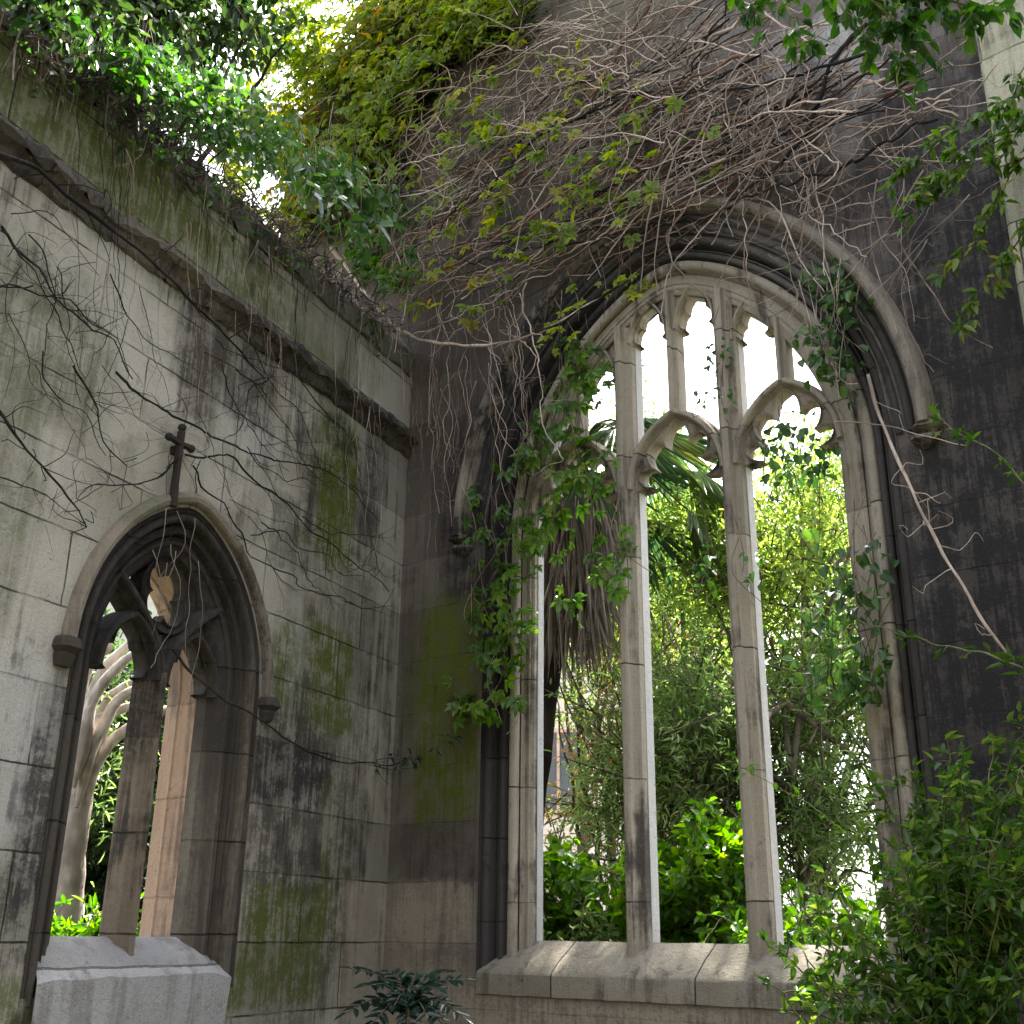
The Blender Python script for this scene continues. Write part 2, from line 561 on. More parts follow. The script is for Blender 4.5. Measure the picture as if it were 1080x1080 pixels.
M['smallmull'] = stone('streaked_mullion', (.20, .165, .125), [(2.0, 2.9, .4, .5, 'soot', .9)], True, .8, .6, .08, rows=.42, bw=30, lichen=.1)
M['smallpale'] = stone('orange_reveal', (.36, .25, .175), (), True, .55, .30, .03, rows=.46, bw=30, joint=.4)
M['rebate'] = stone('skylit_limewash', (.56, .56, .58), (), False, .15, .0, .0, pits=.15)  # limewashed stone, made paler and bluer to paint in outside sky light
M['cross'] = plain('rusted_cross', (.035, .026, .022), .9)


# ------------------------------------------------------------------ gothic openings
def arc_z(x, o, c, e=0.0):
    xe = math.sqrt(x * x + (e * (1 - min(1, x / o))) ** 2)
    return math.sqrt(max(0.0, (c + o) ** 2 - (xe + c) ** 2))


ROUND = 0.0


def arch_pts(u0, o, c, spring, z0, nj=6, na=26, base=None):
    """pointed arch outline, half width o; returns list of (u, z) left foot -> apex -> right foot"""
    R = c + o
    amax = math.acos(c / R)
    left = [(u0 - o, z0 + (spring - z0) * i / nj) for i in range(nj)]
    arcl = [(u0 + c - R * math.cos(amax * i / na), 0) for i in range(na + 1)]
    arcl = [(u, spring + arc_z(abs(u - u0), o, c, ROUND)) for u, _ in arcl]
    right = [(2 * u0 - a, z) for a, z in reversed(left + arcl[:-1])]
    return left + arcl + right


def sweep_profile(mb, u0, c, spring, z0, prof, sgn, only_arch=False, z0f=None, shift=None):
    rows = []
    for (o, d) in prof:
        zz = z0f(d, o) if z0f else z0
        pts = arch_pts(u0, o, c, spring, zz)
        if only_arch: pts = pts[6:-6]
        du = shift(d) if shift else 0.0
        rows.append([(u + du, sgn * d, z) for u, z in pts])
    mb.grid(rows)


def roll(o, d, r, a0, a1, n=7):
    """little arc of profile points about (o,d) from angle a0 to a1 (degrees)"""
    return [(o + r * math.cos(rad(a0 + (a1 - a0) * i / n)), d + r * math.sin(rad(a0 + (a1 - a0) * i / n))) for i in range(n + 1)]


def bar(mb, path, sect, sgn, closed_ends=True):
    """sweep section [(offset across, d)] along in-plane path [(u,z)] (closed section)"""
    P = np.asarray(path, float)
    T = np.gradient(P, axis=0)
    T /= np.linalg.norm(T, axis=1)[:, None] + 1e-9
    N = np.stack([-T[:, 1], T[:, 0]], 1)
    rows = []
    for p, nn in zip(P, N):
        rows.append([(p[0] + nn[0] * a, sgn * d, p[1] + nn[1] * a) for a, d in sect])
    mb.grid(rows, closed=True)
    if closed_ends:
        mb.poly(rows[0])
        mb.poly(rows[-1])


def mull_sect(w, d0, d1, nose=.35, cham=.42):
    """moulded mullion section: front nose, hollow chamfers, flat waist, back nose"""
    h = w / 2
    k = h * nose
    D = d0 - d1
    return [(-k, d0), (-k * .55, d0 + .008), (k * .55, d0 + .008), (k, d0), (k, d0 - D * .10), (k * 1.25, d0 - D * .20), (h * .70, d0 - D * .27), (h * .96, d0 - D * .33), (h, d0 - D * .42),
            (h, d1 + D * .05), (h * .9, d1), (-h * .9, d1), (-h, d1 + D * .05), (-h, d0 - D * .42), (-h * .96, d0 - D * .33), (-h * .70, d0 - D * .27), (-k * 1.25, d0 - D * .20), (-k, d0 - D * .10)]


def foil_outline(u0, half, zs, rise, n_f, margin, depth, N=60):
    """outer pointed arch and inner foiled line, matched point by point"""
    c = max(0.0, (rise ** 2 - half ** 2) / (2 * half))
    R = c + half
    outer, inner = [], []
    for i in range(N + 1):
        t = i / N
        th = PI * (1 - t)
        # direction from springing centre
        dx, dz = math.cos(th), math.sin(th)
        cx = -c if dx > 0 else c
        # solve |(dx*r - cx, dz*r)| = R
        b = -2 * dx * cx
        cc = cx * cx - R * R
        r = (-b + math.sqrt(b * b - 4 * cc)) / 2
        outer.append((u0 + dx * r, zs + dz * r))
        lob = abs(math.sin(n_f * (PI - th)))
        ri = r - margin - depth * (1 - lob ** .75)
        inner.append((u0 + dx * ri, zs + dz * ri))
    return outer, inner


def band(mb, A, Bp, d0, d1, sgn, bev=.018):
    """solid plate between matched outlines A (outer) and Bp (inner), with a chamfered inner edge"""
    rows = []
    def mixp(k): return [(a[0] * (1 - k) + b[0] * k, a[1] * (1 - k) + b[1] * k) for a, b in zip(A, Bp)]
    mid = mixp(.70)
    m2 = mixp(.82)
    rows.append([(u, sgn * d0, z) for u, z in A])
    rows.append([(u, sgn * (d0 - .035), z) for u, z in mixp(.12)])
    rows.append([(u, sgn * (d0 - .040), z) for u, z in mid])
    rows.append([(u, sgn * (d0 - .022), z) for u, z in m2])
    rows.append([(u, sgn * (d0 - .030), z) for u, z in Bp])
    rows.append([(u, sgn * (d1 + .02), z) for u, z in Bp])
    rows.append([(u, sgn * d1, z) for u, z in mid])
    rows.append([(u, sgn * d1, z) for u, z in A])
    mb.grid(rows)


def wall_face(mb, u_a, u_b, z_a, top, d, sgn, op=None):
    """wall face with an arched opening op=(u0,o,c,spring,zsill); top: function of u"""
    def col(ua, ub, za0, za1, zb0, zb1, nz=8):
        for i in range(nz):
            f0, f1 = i / nz, (i + 1) / nz
            mb.poly([(ua, sgn * d, za0 + (za1 - za0) * f0), (ub, sgn * d, zb0 + (zb1 - zb0) * f0), (ub, sgn * d, zb0 + (zb1 - zb0) * f1), (ua, sgn * d, za0 + (za1 - za0) * f1)])
    us = list(np.arange(u_a, u_b, .25)) + [u_b]
    if op:
        u0, o, c, sp, zs = op
        R = c + o
        us = [u for u in us if abs(u - u0) > o + .01]
        inn = [u0 - o + 2 * o * i / 48 for i in range(49)]
        us = sorted(us + inn)

        def ztop(u):
            x = min(abs(u - u0), o)
            return sp + arc_z(x, o, c, ROUND)
    for a, b in zip(us[:-1], us[1:]):
        if op and a >= u0 - o - 1e-6 and b <= u0 + o + 1e-6:
            col(a, b, z_a, zs, z_a, zs, 3)
            col(a, b, ztop(a), top(a), ztop(b), top(b), 6)
        else:
            col(a, b, z_a, top(a), z_a, top(b), 8)


# ------------------------------------------------------------------ ground
def bumpy_ground():
    n = 81
    xs = np.concatenate([-np.geomspace(900, 12, 20), np.linspace(-10, 10, 41), np.geomspace(12, 900, 20)])
    rng = np.random.default_rng(1)
    X, Y = np.meshgrid(xs, xs + 6)
    Z = rng.normal(0, .012, X.shape) * (np.abs(X) < 20)
    V = np.stack([X, Y, Z], -1).reshape(-1, 3)
    k = len(xs)
    i, j = np.meshgrid(np.arange(k - 1), np.arange(k - 1), indexing='ij')
    a = (i * k + j).ravel()
    Q = np.stack([a, a + 1, a + k + 1, a + k], 1)
    s = NT('earth_and_paving')
    tc = s.n("ShaderNodeTexCoord").outputs['Object']
    nn = s.noise(tc, .8, 6)
    c = s.mix(s.mr(nn, .42, .58), (.16, .14, .11), (.05, .07, .025))
    b = s.bsdf(c, .95, s.noise(tc, 12, 5), .03, .8)
    s.l(b.outputs[0], s.out.inputs[0])
    tag(link('ground', np_mesh('ground', V, Q), s.m), kind='structure')


bumpy_ground()

# ------------------------------------------------------------------ RIGHT WALL with the big window
ROT_R = AZR                                   # local +x along the wall, local +y = away from the nave
wr = empty('stone_wall', (C0[0], C0[1], 0), 'tall soot blackened ruined wall holding the large three light gothic window', 'wall', 'ruined nave walls')
wr['kind'] = 'thing'
wr.rotation_euler = (0, 0, ROT_R)
SG = -1                                       # y = -d on this wall
U0, CC, SP = 1.95, .467, 4.0
ZS = 1.66


def topR(u):
    return 9.6 if u > -.4 else 8.1 + (u + 1.55) * .75


def build_right_wall():
    global ROUND
    ROUND = .09
    mb = MB()
    wall_face(mb, -1.55, 3.95, 0, topR, 0, SG, (U0, 1.27, CC, SP, 1.40))
    wall_face(mb, -1.55, 6.6, 0, topR, -.62, SG, (U0, 1.27, CC, SP, ZS))
    wall_face(mb, 4.70, 6.6, 0, topR, 0, SG)
    mb.poly([(-1.55, 0, 0), (-1.55, .62, 0), (-1.55, .62, topR(-1.55)), (-1.55, 0, topR(-1.55))])
    us = list(np.linspace(-1.55, 6.6, 30))
    mb.grid([[(u, 0, topR(u)) for u in us], [(u, .3, topR(u) + .05) for u in us], [(u, .62, topR(u)) for u in us]])
    link('masonry', mb.mesh('masonry'), M['wallR'], wr, smooth=False)
    # pier at the right hand end
    mb = MB()
    for z in np.arange(0, 9.6, .8):
        mb.grid([[(3.88, 0, z), (3.885, -.07, z), (3.90, -.085, z), (4.675, -.12, z), (4.70, -.10, z), (4.70, 0, z)], [(3.88, 0, z + .8), (3.885, -.07, z + .8), (3.90, -.085, z + .8), (4.675, -.12, z + .8), (4.70, -.10, z + .8), (4.70, 0, z + .8)]])
    link('pier', mb.mesh('pier'), stone('green_grey_pier', (.33, .32, .235), (), True, .5, .3, .3, phase=(.2, -.02)), wr, smooth=False)

    win = link('window', bpy.data.meshes.new('e'), None, wr)
    # the window object itself is its dark moulded surround
    prof = [(1.30, .0), (1.275, -.002), (1.27, -.045), (1.262, -.05)] + roll(1.238, -.050, .022, 30, 200) + [(1.21, -.075), (1.205, -.095)] + roll(1.185, -.065, .034, 270, 140)[:1] + \
        [(1.19, -.098), (1.18, -.085)] + roll(1.165, -.075, .016, 60, 200) + [(1.145, -.10), (1.14, -.125), (1.12, -.125)]
    prof = [(1.275, -.0015), (1.27, -.03)] + roll(1.243, -.042, .026, 20, 190) + [(1.216, -.062), (1.214, -.135), (1.203, -.135), (1.201, -.085), (1.192, -.085), (1.190, -.105), (1.184, -.105), (1.184, -.088)] + roll(1.167, -.082, .017, 10, 190) + \
        [(1.149, -.10), (1.147, -.16), (1.141, -.16), (1.135, -.125), (1.10, -.125)]
    mb = MB()
    zf = lambda d, o: 1.42
    sweep_profile(mb, U0, CC, SP, 1.45, prof, SG, z0f=zf)
    # extra arch orders on the wall between hood and surround, arch only
    p2 = [(1.385, .001)] + [(1.375, -.0)] + roll(1.352, .006, .020, 0, 180) + [(1.329, .001), (1.328, -.03), (1.318, -.03), (1.316, .004)] + roll(1.298, .005, .016, 0, 180) + [(1.276, .001)]
    sweep_profile(mb, U0, CC, SP, 4.0, p2, SG, only_arch=True)
    me = mb.mesh('window')
    win.data = me
    me.materials.append(M['darkmould'])
    me.polygons.foreach_set('use_smooth', [True] * len(me.polygons))

    # pale inner frame
    mb = MB()
    pf = [(1.142, -.20), (1.142, -.112)] + roll(1.112, -.112, .030, 0, 180, 8) + [(1.081, -.125), (1.080, -.165), (1.073, -.165), (1.069, -.135), (1.066, -.140), (1.050, -.150), (1.032, -.152), (1.028, -.160)] + \
        roll(1.012, -.168, .014, 40, 170, 5) + [(.985, -.170), (.975, -.178), (.975, -.255), (1.02, -.29), (1.12, -.42), (1.20, -.52), (1.28, -.625)]
    sweep_profile(mb, U0, CC, SP, ZS, pf, SG, z0f=lambda d, o: 1.50, shift=lambda d: -.045 * min(1, max(0, (-d - .12) / .05)))
    link('frame', mb.mesh('frame'), M['paleframe'], win)

    # hood mould with label stops
    mb = MB()
    hp = [(1.385, -.002), (1.388, .035), (1.40, .062)] + roll(1.435, .070, .034, 200, 20, 6) + [(1.478, .045), (1.485, .02), (1.485, -.002)]
    sweep_profile(mb, U0, CC, SP, 4.0, hp, SG, only_arch=True)
    ho = link('hood_mould', mb.mesh('hood_mould'), M['hood'], win)
    for s_ in (-1, 1):
        mb = MB()
        uc = U0 + s_ * 1.43
        # short return + broken carved block
        rows = []
        for k, (w_, dd, z) in enumerate([(.050, .07, 4.02), (.062, .085, 4.005), (.066, .09, 3.985), (.040, .06, 3.972), (.035, .045, 3.955), (.062, .08, 3.945), (.066, .085, 3.925), (.04, .05, 3.905), (.015, .015, 3.89)]):
            cx = uc + s_ * .02 - s_ * .004 * k + .008 * math.sin(k * 2.1)
            rows.append([(cx - w_, 0.002, z), (cx - w_ * 1.05, -dd * .6, z + .006), (cx - w_ * .6, -dd, z), (cx + w_ * .6, -dd * .95, z - .004), (cx + w_ * 1.05, -dd * .6, z), (cx + w_, 0.002, z + .005)])
        mb.grid(rows)
        mb.poly(rows[0])
        mb.poly(rows[-1])
        link('label_stop', mb.mesh('label_stop'), M['hood'], win, smooth=False)

    # sill
    mb = MB()
    sp = [(1.29, .640, 1.60), (1.29, .35, 1.655), (1.14, .215, 1.668), (1.13, .205, 1.660), (1.20, .06, 1.565), (1.255, -.004, 1.515), (1.258, -.012, 1.50), (1.258, -.012, 1.40), (1.258, .0, 1.395)]
    rows = []
    for (o, y, z) in sp:
        rows.append([(U0 - o + 2 * o * i / 30, y + .0015 * math.sin(i * 3.1) * (y < .1), z + .0015 * math.sin(i * 1.7 + y * 9)) for i in range(31)])
    mb.grid(rows)
    link('sill', mb.mesh('sill'), M['sillR'], win, smooth=False)

    # mullions
    msec = mull_sect(.126, -.115, -.300)
    u1, u2 = U0 - .365, U0 + .315
    Rg = CC + .985

    def ztop(u, o=.985):
        return SP + arc_z(abs(u - U0), o, CC, ROUND)
    for uu in (u1, u2):
        mb = MB()
        bar(mb, [(uu, 1.58 + (ztop(uu) + .02 - 1.58) * i / 14) for i in range(15)], msec, SG)
        mu = link('mullion', mb.mesh('mullion'), M['paleframe'], win)
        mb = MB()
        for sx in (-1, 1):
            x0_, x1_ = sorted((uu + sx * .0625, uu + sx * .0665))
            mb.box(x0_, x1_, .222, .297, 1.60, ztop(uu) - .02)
        link('skylit_rebate', mb.mesh('skylit_rebate'), M['rebate'], mu, smooth=False)  # thin pale strips painting sky light along the mullion sides
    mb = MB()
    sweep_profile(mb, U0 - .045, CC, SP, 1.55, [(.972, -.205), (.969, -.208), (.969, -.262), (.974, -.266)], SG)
    link('skylit_rebate', mb.mesh('skylit_rebate'), M['rebate'], win, smooth=False)  # same painted sky light along the jamb reveal
    lights = [(U0 - 1.015, u1 - .05), (u1 + .05, u2 - .05), (u2 + .05, U0 + .935)]
    ZH = 4.13
    heads_sec = mull_sect(.062, -.145, -.31, .5)
    for a, b in lights:
        uc, h = (a + b) / 2, (b - a) / 2 + .01
        rise = .42
        outer, inner = foil_outline(uc, h, ZH, rise, 5, .040, .095)
        mb = MB()
        band(mb, outer, inner, -.165, -.295, SG)
        bar(mb, outer, heads_sec, SG)
        link('light_head', mb.mesh('light_head'), M['paleframe'], win)
        # sub mullion up from the apex
        mb = MB()
        ssec = mull_sect(.066, -.135, -.28)
        bar(mb, [(uc, ZH + rise - .01 + (ztop(uc) + .01 - ZH - rise + .01) * i / 5) for i in range(6)], ssec, SG)
        link('sub_mullion', mb.mesh('sub_mullion'), M['paleframe'], win)
    # upper panel lights with cusped heads
    for (a, b, zs, rs) in ((u1 + .055, (u1 + u2) / 2 - .03, 5.09, .26), ((u1 + u2) / 2 + .03, u2 - .055, 5.09, .26), (u1 - .27, u1 - .055, 4.90, .24), (u2 + .055, u2 + .285, 4.90, .24)):
        uc, h = (a + b) / 2, (b - a) / 2
        outer, inner = foil_outline(uc, h, zs, rs, 3, .012, .038, 42)
        mb = MB()
        band(mb, outer, inner, -.175, -.29, SG)
        bar(mb, outer, mull_sect(.030, -.160, -.29, .5), SG)
        # solid spandrel between head and main arch
        top_ = [(u, ztop(u) + .02) for u, z in outer]
        mb.grid([[(u, SG * -.20, z) for u, z in outer], [(u, SG * -.20, z) for u, z in top_]])
        mb.grid([[(u, SG * -.28, z) for u, z in outer], [(u, SG * -.28, z) for u, z in top_]])
        link('light_head', mb.mesh('light_head'), M['paleframe'], win)


build_right_wall()

# ------------------------------------------------------------------ LEFT WALL with the small window
wl = empty('stone_wall', (C0[0], C0[1], 0), 'lower pale wall streaked with moss holding the small two light window', 'wall', 'ruined nave walls')
wl['kind'] = 'thing'
wl.rotation_euler = (0, 0, AZL)               # local +x along UL, local +y = -(away)... y = +d or -d resolved below
_ly = np.array([-math.sin(AZL), math.cos(AZL)])
SL = 1 if (_ly @ NL[:2]) > 0 else -1
V0, VC, VS = 1.985, .24, 2.80


def build_left_wall():
    global ROUND
    ROUND = .05
    mb = MB()
    wall_face(mb, 0.0, 6.5, 0, lambda u: 5.30, 0, SL, (V0, .63, VC, VS, 1.45))
    wall_face(mb, 0.0, 6.5, 0, lambda u: 5.30, -.41, SL, (V0, .43, VC, VS, 1.60))
    link('masonry', mb.mesh('masonry'), M['wallL'], wl, smooth=False)
    # coping
    rows = []
    rng = np.random.default_rng(3)
    us = np.linspace(0.0, 6.5, 90)
    cp = [(.002, 5.28), (.016, 5.285), (.020, 5.295), (.018, 5.42), (-.01, 5.47), (-.20, 5.56), (-.45, 5.45), (-.45, 5.28)]
    nz = rng.normal(0, .010, (len(cp), len(us)))
    for k, (d, z) in enumerate(cp):
        rows.append([(u, SL * (d + nz[k, i] * .6), z + nz[k, i]) for i, u in enumerate(us)])
    mb = MB()
    mb.grid(rows)
    link('coping', mb.mesh('coping'), M['coping'], wl, smooth=False)
    # string course
    rows = []
    us = np.linspace(0.0, 6.5, 120)
    cp = [(-.002, 4.87), (.035, 4.855), (.085, 4.80), (.092, 4.77), (.080, 4.755), (.055, 4.750), (.035, 4.730), (.030, 4.700), (.018, 4.685), (-.002, 4.68)]
    nz = rng.normal(0, .009, (len(cp), len(us)))
    wear = np.convolve(rng.random(len(us)), np.ones(5) / 5, 'same')
    for k, (d, z) in enumerate(cp):
        rows.append([(u, SL * (d * (1 - .55 * max(0, wear[i] - .5) * 2) + (nz[k, i] if d > 0 else 0)), z + nz[k, i]) for i, u in enumerate(us)])
    mb = MB()
    mb.grid(rows)
    link('string_course', mb.mesh('string_course'), M['string'], wl, smooth=False)
    # cross
    mb = MB()
    uc, zc = wall_uz('L', 190, 474, .05)
    secs = [(-.011, .03), (.011, .03), (.015, .045), (.011, .06), (-.011, .06), (-.015, .045)]
    bar(mb, [(uc, zc - .20), (uc, zc - .1), (uc, zc), (uc, zc + .095)], secs, SL)
    bar(mb, [(uc - .070, zc + .035), (uc, zc + .030), (uc + .070, zc + .035)], [(a * .8, d + .002) for a, d in secs], SL)
    for cu, cz in ((uc - .078, zc + .035), (uc + .078, zc + .035), (uc, zc + .115)):
        n = 10
        rows = []
        for i in range(6):
            ph = PI * i / 5
            rows.append([(cu + .021 * math.sin(ph) * math.cos(2 * PI * j / n), SL * (.046 + .021 * math.cos(ph)), cz + .021 * math.sin(ph) * math.sin(2 * PI * j / n)) for j in range(n)])
        mb.grid(rows, closed=True)
    bar(mb, [(uc - .006, zc - .29), (uc - .004, zc - .25), (uc, zc - .19)], [(a * 1.2, d) for a, d in secs], SL)
    mb.box(uc - .012, uc + .012, min(SL * -.01, SL * .05), max(SL * -.01, SL * .05), zc - .02, zc + .02)
    link('cross', mb.mesh('cross'), M['cross'], wl)

    win = link('window', bpy.data.meshes.new('e'), None, wl)
    prof = [(.632, .002), (.625, -.012), (.612, -.004), (.604, -.016)] + roll(.583, -.014, .020, 0, 185) + [(.561, -.030), (.560, -.085), (.553, -.085), (.551, -.040)] + roll(.533, -.038, .019, 330, 190) + [(.512, -.052), (.511, -.105), (.503, -.105), (.500, -.068), (.490, -.080)] + \
        roll(.476, -.080, .013, 20, 190) + [(.455, -.092), (.440, -.100), (.422, -.112), (.405, -.125), (.395, -.140), (.395, -.20)]
    dark = prof
    mb = MB()
    sweep_profile(mb, V0, VC, VS, 1.45, dark, SL, z0f=lambda d, o: 1.42)
    me = mb.mesh('window')
    win.data = me
    me.materials.append(M['smalldark'])
    me.polygons.foreach_set('use_smooth', [True] * len(me.polygons))
    mb = MB()
    sweep_profile(mb, V0, VC, VS, 1.62, [(.395, -.202), (.396, -.235), (.404, -.245), (.406, -.31), (.400, -.322), (.406, -.335), (.414, -.34), (.43, -.42)], SL)
    link('outer_reveal', mb.mesh('outer_reveal'), M['smallpale'], win)
    # hood
    mb = MB()
    hp = [(.645, -.002), (.647, .03), (.655, .042), (.675, .048), (.694, .038), (.705, .02), (.706, -.002)]
    sweep_profile(mb, V0, VC, VS, 2.80, hp, SL, only_arch=True)
    link('hood_mould', mb.mesh('hood_mould'), stone('pale_hood', (.26, .225, .18), [(1.45, 3.2, .35, .7, 'brown', .9), (2.3, 3.55, .3, .25, 'green', .7)], False, .4, .2, .2), win)
    for s_ in (-1, 1):
        mb = MB()
        uc = V0 + s_ * .685
        rows = []
        for k, (w_, dd, z) in enumerate([(.045, .06, 2.82), (.055, .07, 2.80), (.058, .075, 2.775), (.04, .05, 2.755), (.045, .05, 2.74), (.035, .03, 2.70)]):
            rows.append([(uc - w_, 0, z), (uc - w_, SL * dd * .7, z), (uc - w_ * .6, SL * dd, z), (uc + w_ * .6, SL * dd, z), (uc + w_, SL * dd * .7, z), (uc + w_, 0, z)])
        mb.grid(rows)
        mb.poly(rows[0])
        mb.poly(rows[-1])
        link('label_stop', mb.mesh('label_stop'), M['smalldark'], win, smooth=False)
    # sill, limewashed apron below it
    wn = np.convolve(np.random.default_rng(8).normal(0, 1, 53), np.ones(5) / 3, 'same')[2:51]
    mb = MB()
    sp = [(.45, -.44, 1.62), (.44, -.30, 1.655), (.44, -.17, 1.668), (.45, -.15, 1.66), (.54, -.05, 1.59), (.575, .015, 1.53), (.585, .03, 1.515), (.575, .030, 1.40), (.55, .025, 1.20), (.54, .02, .9), (.54, .0, .88)]
    rows = []
    for (o, d, z) in sp:
        rows.append([(V0 - o + 2 * o * i / 48 + (.010 * math.sin(z * 31 + d * 17) if i in (0, 48) else 0), SL * (d + (.003 * wn[i] * (1 if z > 1.35 else .3) if d > -.1 else 0) + .0012 * math.sin(i * 1.3 + z * 7)), z + (.004 * wn[i] - .012 * (abs(i - 24) / 24) ** 6 if 1.4 < z < 1.63 else 0)) for i in range(49)])
    mb.grid(rows)
    mb.poly([rows[k][0] for k in range(5, len(rows))])
    mb.poly([rows[k][-1] for k in range(5, len(rows))])
    link('sill', mb.mesh('sill'), M['sillL'], win, smooth=False)
    # mullion and Y tracery
    msec = mull_sect(.098, -.065, -.215, .35)
    mb = MB()
    bar(mb, [(V0, 1.56 + 1.26 * i / 6) for i in range(7)], msec, SL)
    link('mullion', mb.mesh('mullion'), M['smallmull'], win)
    Rm = VC + .36
    for s_ in (-1, 1):
        mb = MB()
        # main branch: from mullion head outwards to the arch
        br = []
        for i in range(15):
            t = i / 14
            br.append((V0 + s_ * (.36 * t ** 1.35), 2.78 + .44 * t ** .72))
        bar(mb, br, mull_sect(.065, -.07, -.21, .5), SL)
        # cusp plate in the head of the light
        uc, h = V0 + s_ * .212, .182
        outer, inner = foil_outline(uc, h, 2.78, .27, 3, .028, .055, 40)
        band(mb, outer, inner, -.09, -.19, SL)
        bar(mb, outer, mull_sect(.05, -.075, -.205, .5), SL)
        link('light_head', mb.mesh('light_head'), M['smalldark'], win)
    # eye of the tracery: a ring with four cusps
    mb = MB()
    N = 64
    cz, cr = 3.20, .165
    outer, inner = [], []
    for i in range(N + 1):
        th = 2 * PI * i / N
        outer.append((V0 + cr * 1.05 * math.cos(th), cz + cr * 1.15 * math.sin(th)))
        lob = abs(math.sin(2 * th)) ** .7
        ri = cr - .022 - .055 * (1 - lob)
        inner.append((V0 + ri * math.cos(th), cz + 1.12 * ri * math.sin(th)))
    band(mb, outer, inner, -.085, -.195, SL)
    link('foiled_eye', mb.mesh('foiled_eye'), M['smalldark'], win)


build_left_wall()


def occluder_wall(a, b, top, label):
    """unseen nave walls behind and beside the viewer, added as light blockers"""
    a, b = np.array(a, float), np.array(b, float)
    d = nrm2(b - a)
    n = np.array([-d[1], d[0]])
    L = np.linalg.norm(b - a)
    root = empty('stone_wall', (a[0], a[1], 0), label, 'wall')
    root['kind'] = 'thing'
    root.rotation_euler = (0, 0, math.atan2(d[1], d[0]))
    mb = MB()
    k = 24
    rr = np.random.default_rng(int(L * 10))
    tz = top + np.convolve(rr.normal(0, .35, k + 5), np.ones(5) / 5, 'same')[:k + 1]
    us = [L * i / k for i in range(k + 1)]
    mb.grid([[(u, y, z if z is not None else tz[i]) for i, u in enumerate(us)] for y, z in ((0, 0), (0, 2.5), (0, 5.0), (0, None), (.7, None), (.7, 0))])
    link('masonry', mb.mesh('masonry'), M['wallB'], root, smooth=False)
    mb = MB()
    mb.grid([[(u, y, z) for u in us] for y, z in ((0, 5.2), (-.09, 5.24), (-.10, 5.34), (0, 5.40))])
    link('string_course', mb.mesh('string_course'), M['string'], root, smooth=False)


def nrm2(v):
    return v / np.linalg.norm(v)


M['wallB'] = stone('rear_ashlar', (.14, .13, .11), (), True, .6, .4, .3, bw=.95)
occluder_wall((-9.5, -6.0), (9.0, -6.5), 7.5, 'plain nave wall behind the viewer added unseen to cut the light inside')  # walls put in out of view to dim the sky light inside
occluder_wall((7.2, -6.2), (5.6, 2.2), 7.5, 'plain nave wall on the right outside the picture added to cut the light inside')



# ================================================================== PLANTS
def nrm(v):
    v = np.asarray(v, float)
    return v / (np.linalg.norm(v, axis=-1, keepdims=True) + 1e-9)


BARK_GREY = barkmat('grey_bark', (.10, .085, .07), (.22, .19, .16))
BARK_DARK = barkmat('dark_bark', (.030, .024, .020), (.075, .06, .05))
STEM_PALE = barkmat('pale_dead_stem', (.40, .31, .25), (.62, .52, .44), 40)
STEM_BROWN = barkmat('brown_stem', (.13, .09, .068), (.32, .24, .19), 40)
STEM_DARK = barkmat('black_stem', (.020, .017, .015), (.055, .046, .040), 40)
STEM_RED = barkmat('red_stem', (.20, .10, .075), (.36, .21, .16), 40)
STEM_GREEN = barkmat('green_stem', (.10, .13, .04), (.22, .24, .10), 40)

LF_SUN = leafmat('sunlit_garden_leaf', [(0, (.060, .11, .028)), (.45, (.13, .20, .045)), (.8, (.23, .28, .07)), (1, (.30, .31, .10))], .52)
LF_MID = leafmat('narrow_garden_leaf', [(0, (.05, .095, .030)), (.5, (.12, .19, .055)), (.85, (.22, .28, .12)), (1, (.36, .40, .26))], .5, .32)
LF_BRIGHT = leafmat('broad_bright_leaf', [(0, (.035, .095, .012)), (.5, (.075, .18, .016)), (.85, (.15, .28, .022)), (1, (.26, .33, .05))], .45, .4)
LF_RED = leafmat('reddening_leaf', [(0, (.07, .10, .025)), (.45, (.13, .15, .04)), (.7, (.26, .13, .07)), (1, (.42, .20, .15))], .40)
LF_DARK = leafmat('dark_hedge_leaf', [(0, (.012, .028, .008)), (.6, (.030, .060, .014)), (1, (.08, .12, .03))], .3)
LF_VINE = leafmat('creeper_leaf', [(0, (.030, .075, .012)), (.5, (.060, .130, .018)), (.85, (.11, .19, .025)), (1, (.20, .22, .04))], .38, .35)
LF_OVER = leafmat('overhanging_leaf', [(0, (.018, .055, .012)), (.5, (.035, .100, .014)), (.9, (.075, .17, .02)), (1, (.12, .22, .03))], .42, .35)
LF_YELL = leafmat('yellow_creeper_leaf', [(0, (.085, .14, .016)), (.5, (.18, .25, .025)), (.8, (.32, .32, .035)), (.93, (.36, .24, .04)), (1, (.40, .11, .05))], .45)
LF_BUSH = leafmat('glossy_bush_leaf', [(0, (.016, .050, .014)), (.55, (.040, .100, .022)), (.9, (.090, .18, .030)), (1, (.15, .24, .035))], .30, .28)
LF_TEAL = leafmat('blue_green_leaflet', [(0, (.010, .030, .022)), (.6, (.022, .055, .038)), (.92, (.045, .09, .055)), (1, (.08, .16, .02))], .15, .25)
LF_PALM = leafmat('palm_leaf', [(0, (.030, .070, .030)), (.6, (.065, .125, .048)), (.9, (.12, .15, .04)), (1, (.34, .30, .06))], .25, .35)
LF_DEAD = leafmat('dead_palm_leaf', [(0, (.15, .13, .12)), (.5, (.30, .26, .24)), (1, (.48, .44, .41))], .15, .8)
LF_CLIMB = leafmat('climber_leaf', [(0, (.022, .060, .018)), (.5, (.045, .105, .024)), (.85, (.10, .17, .035)), (1, (.20, .23, .06))], .38, .3)
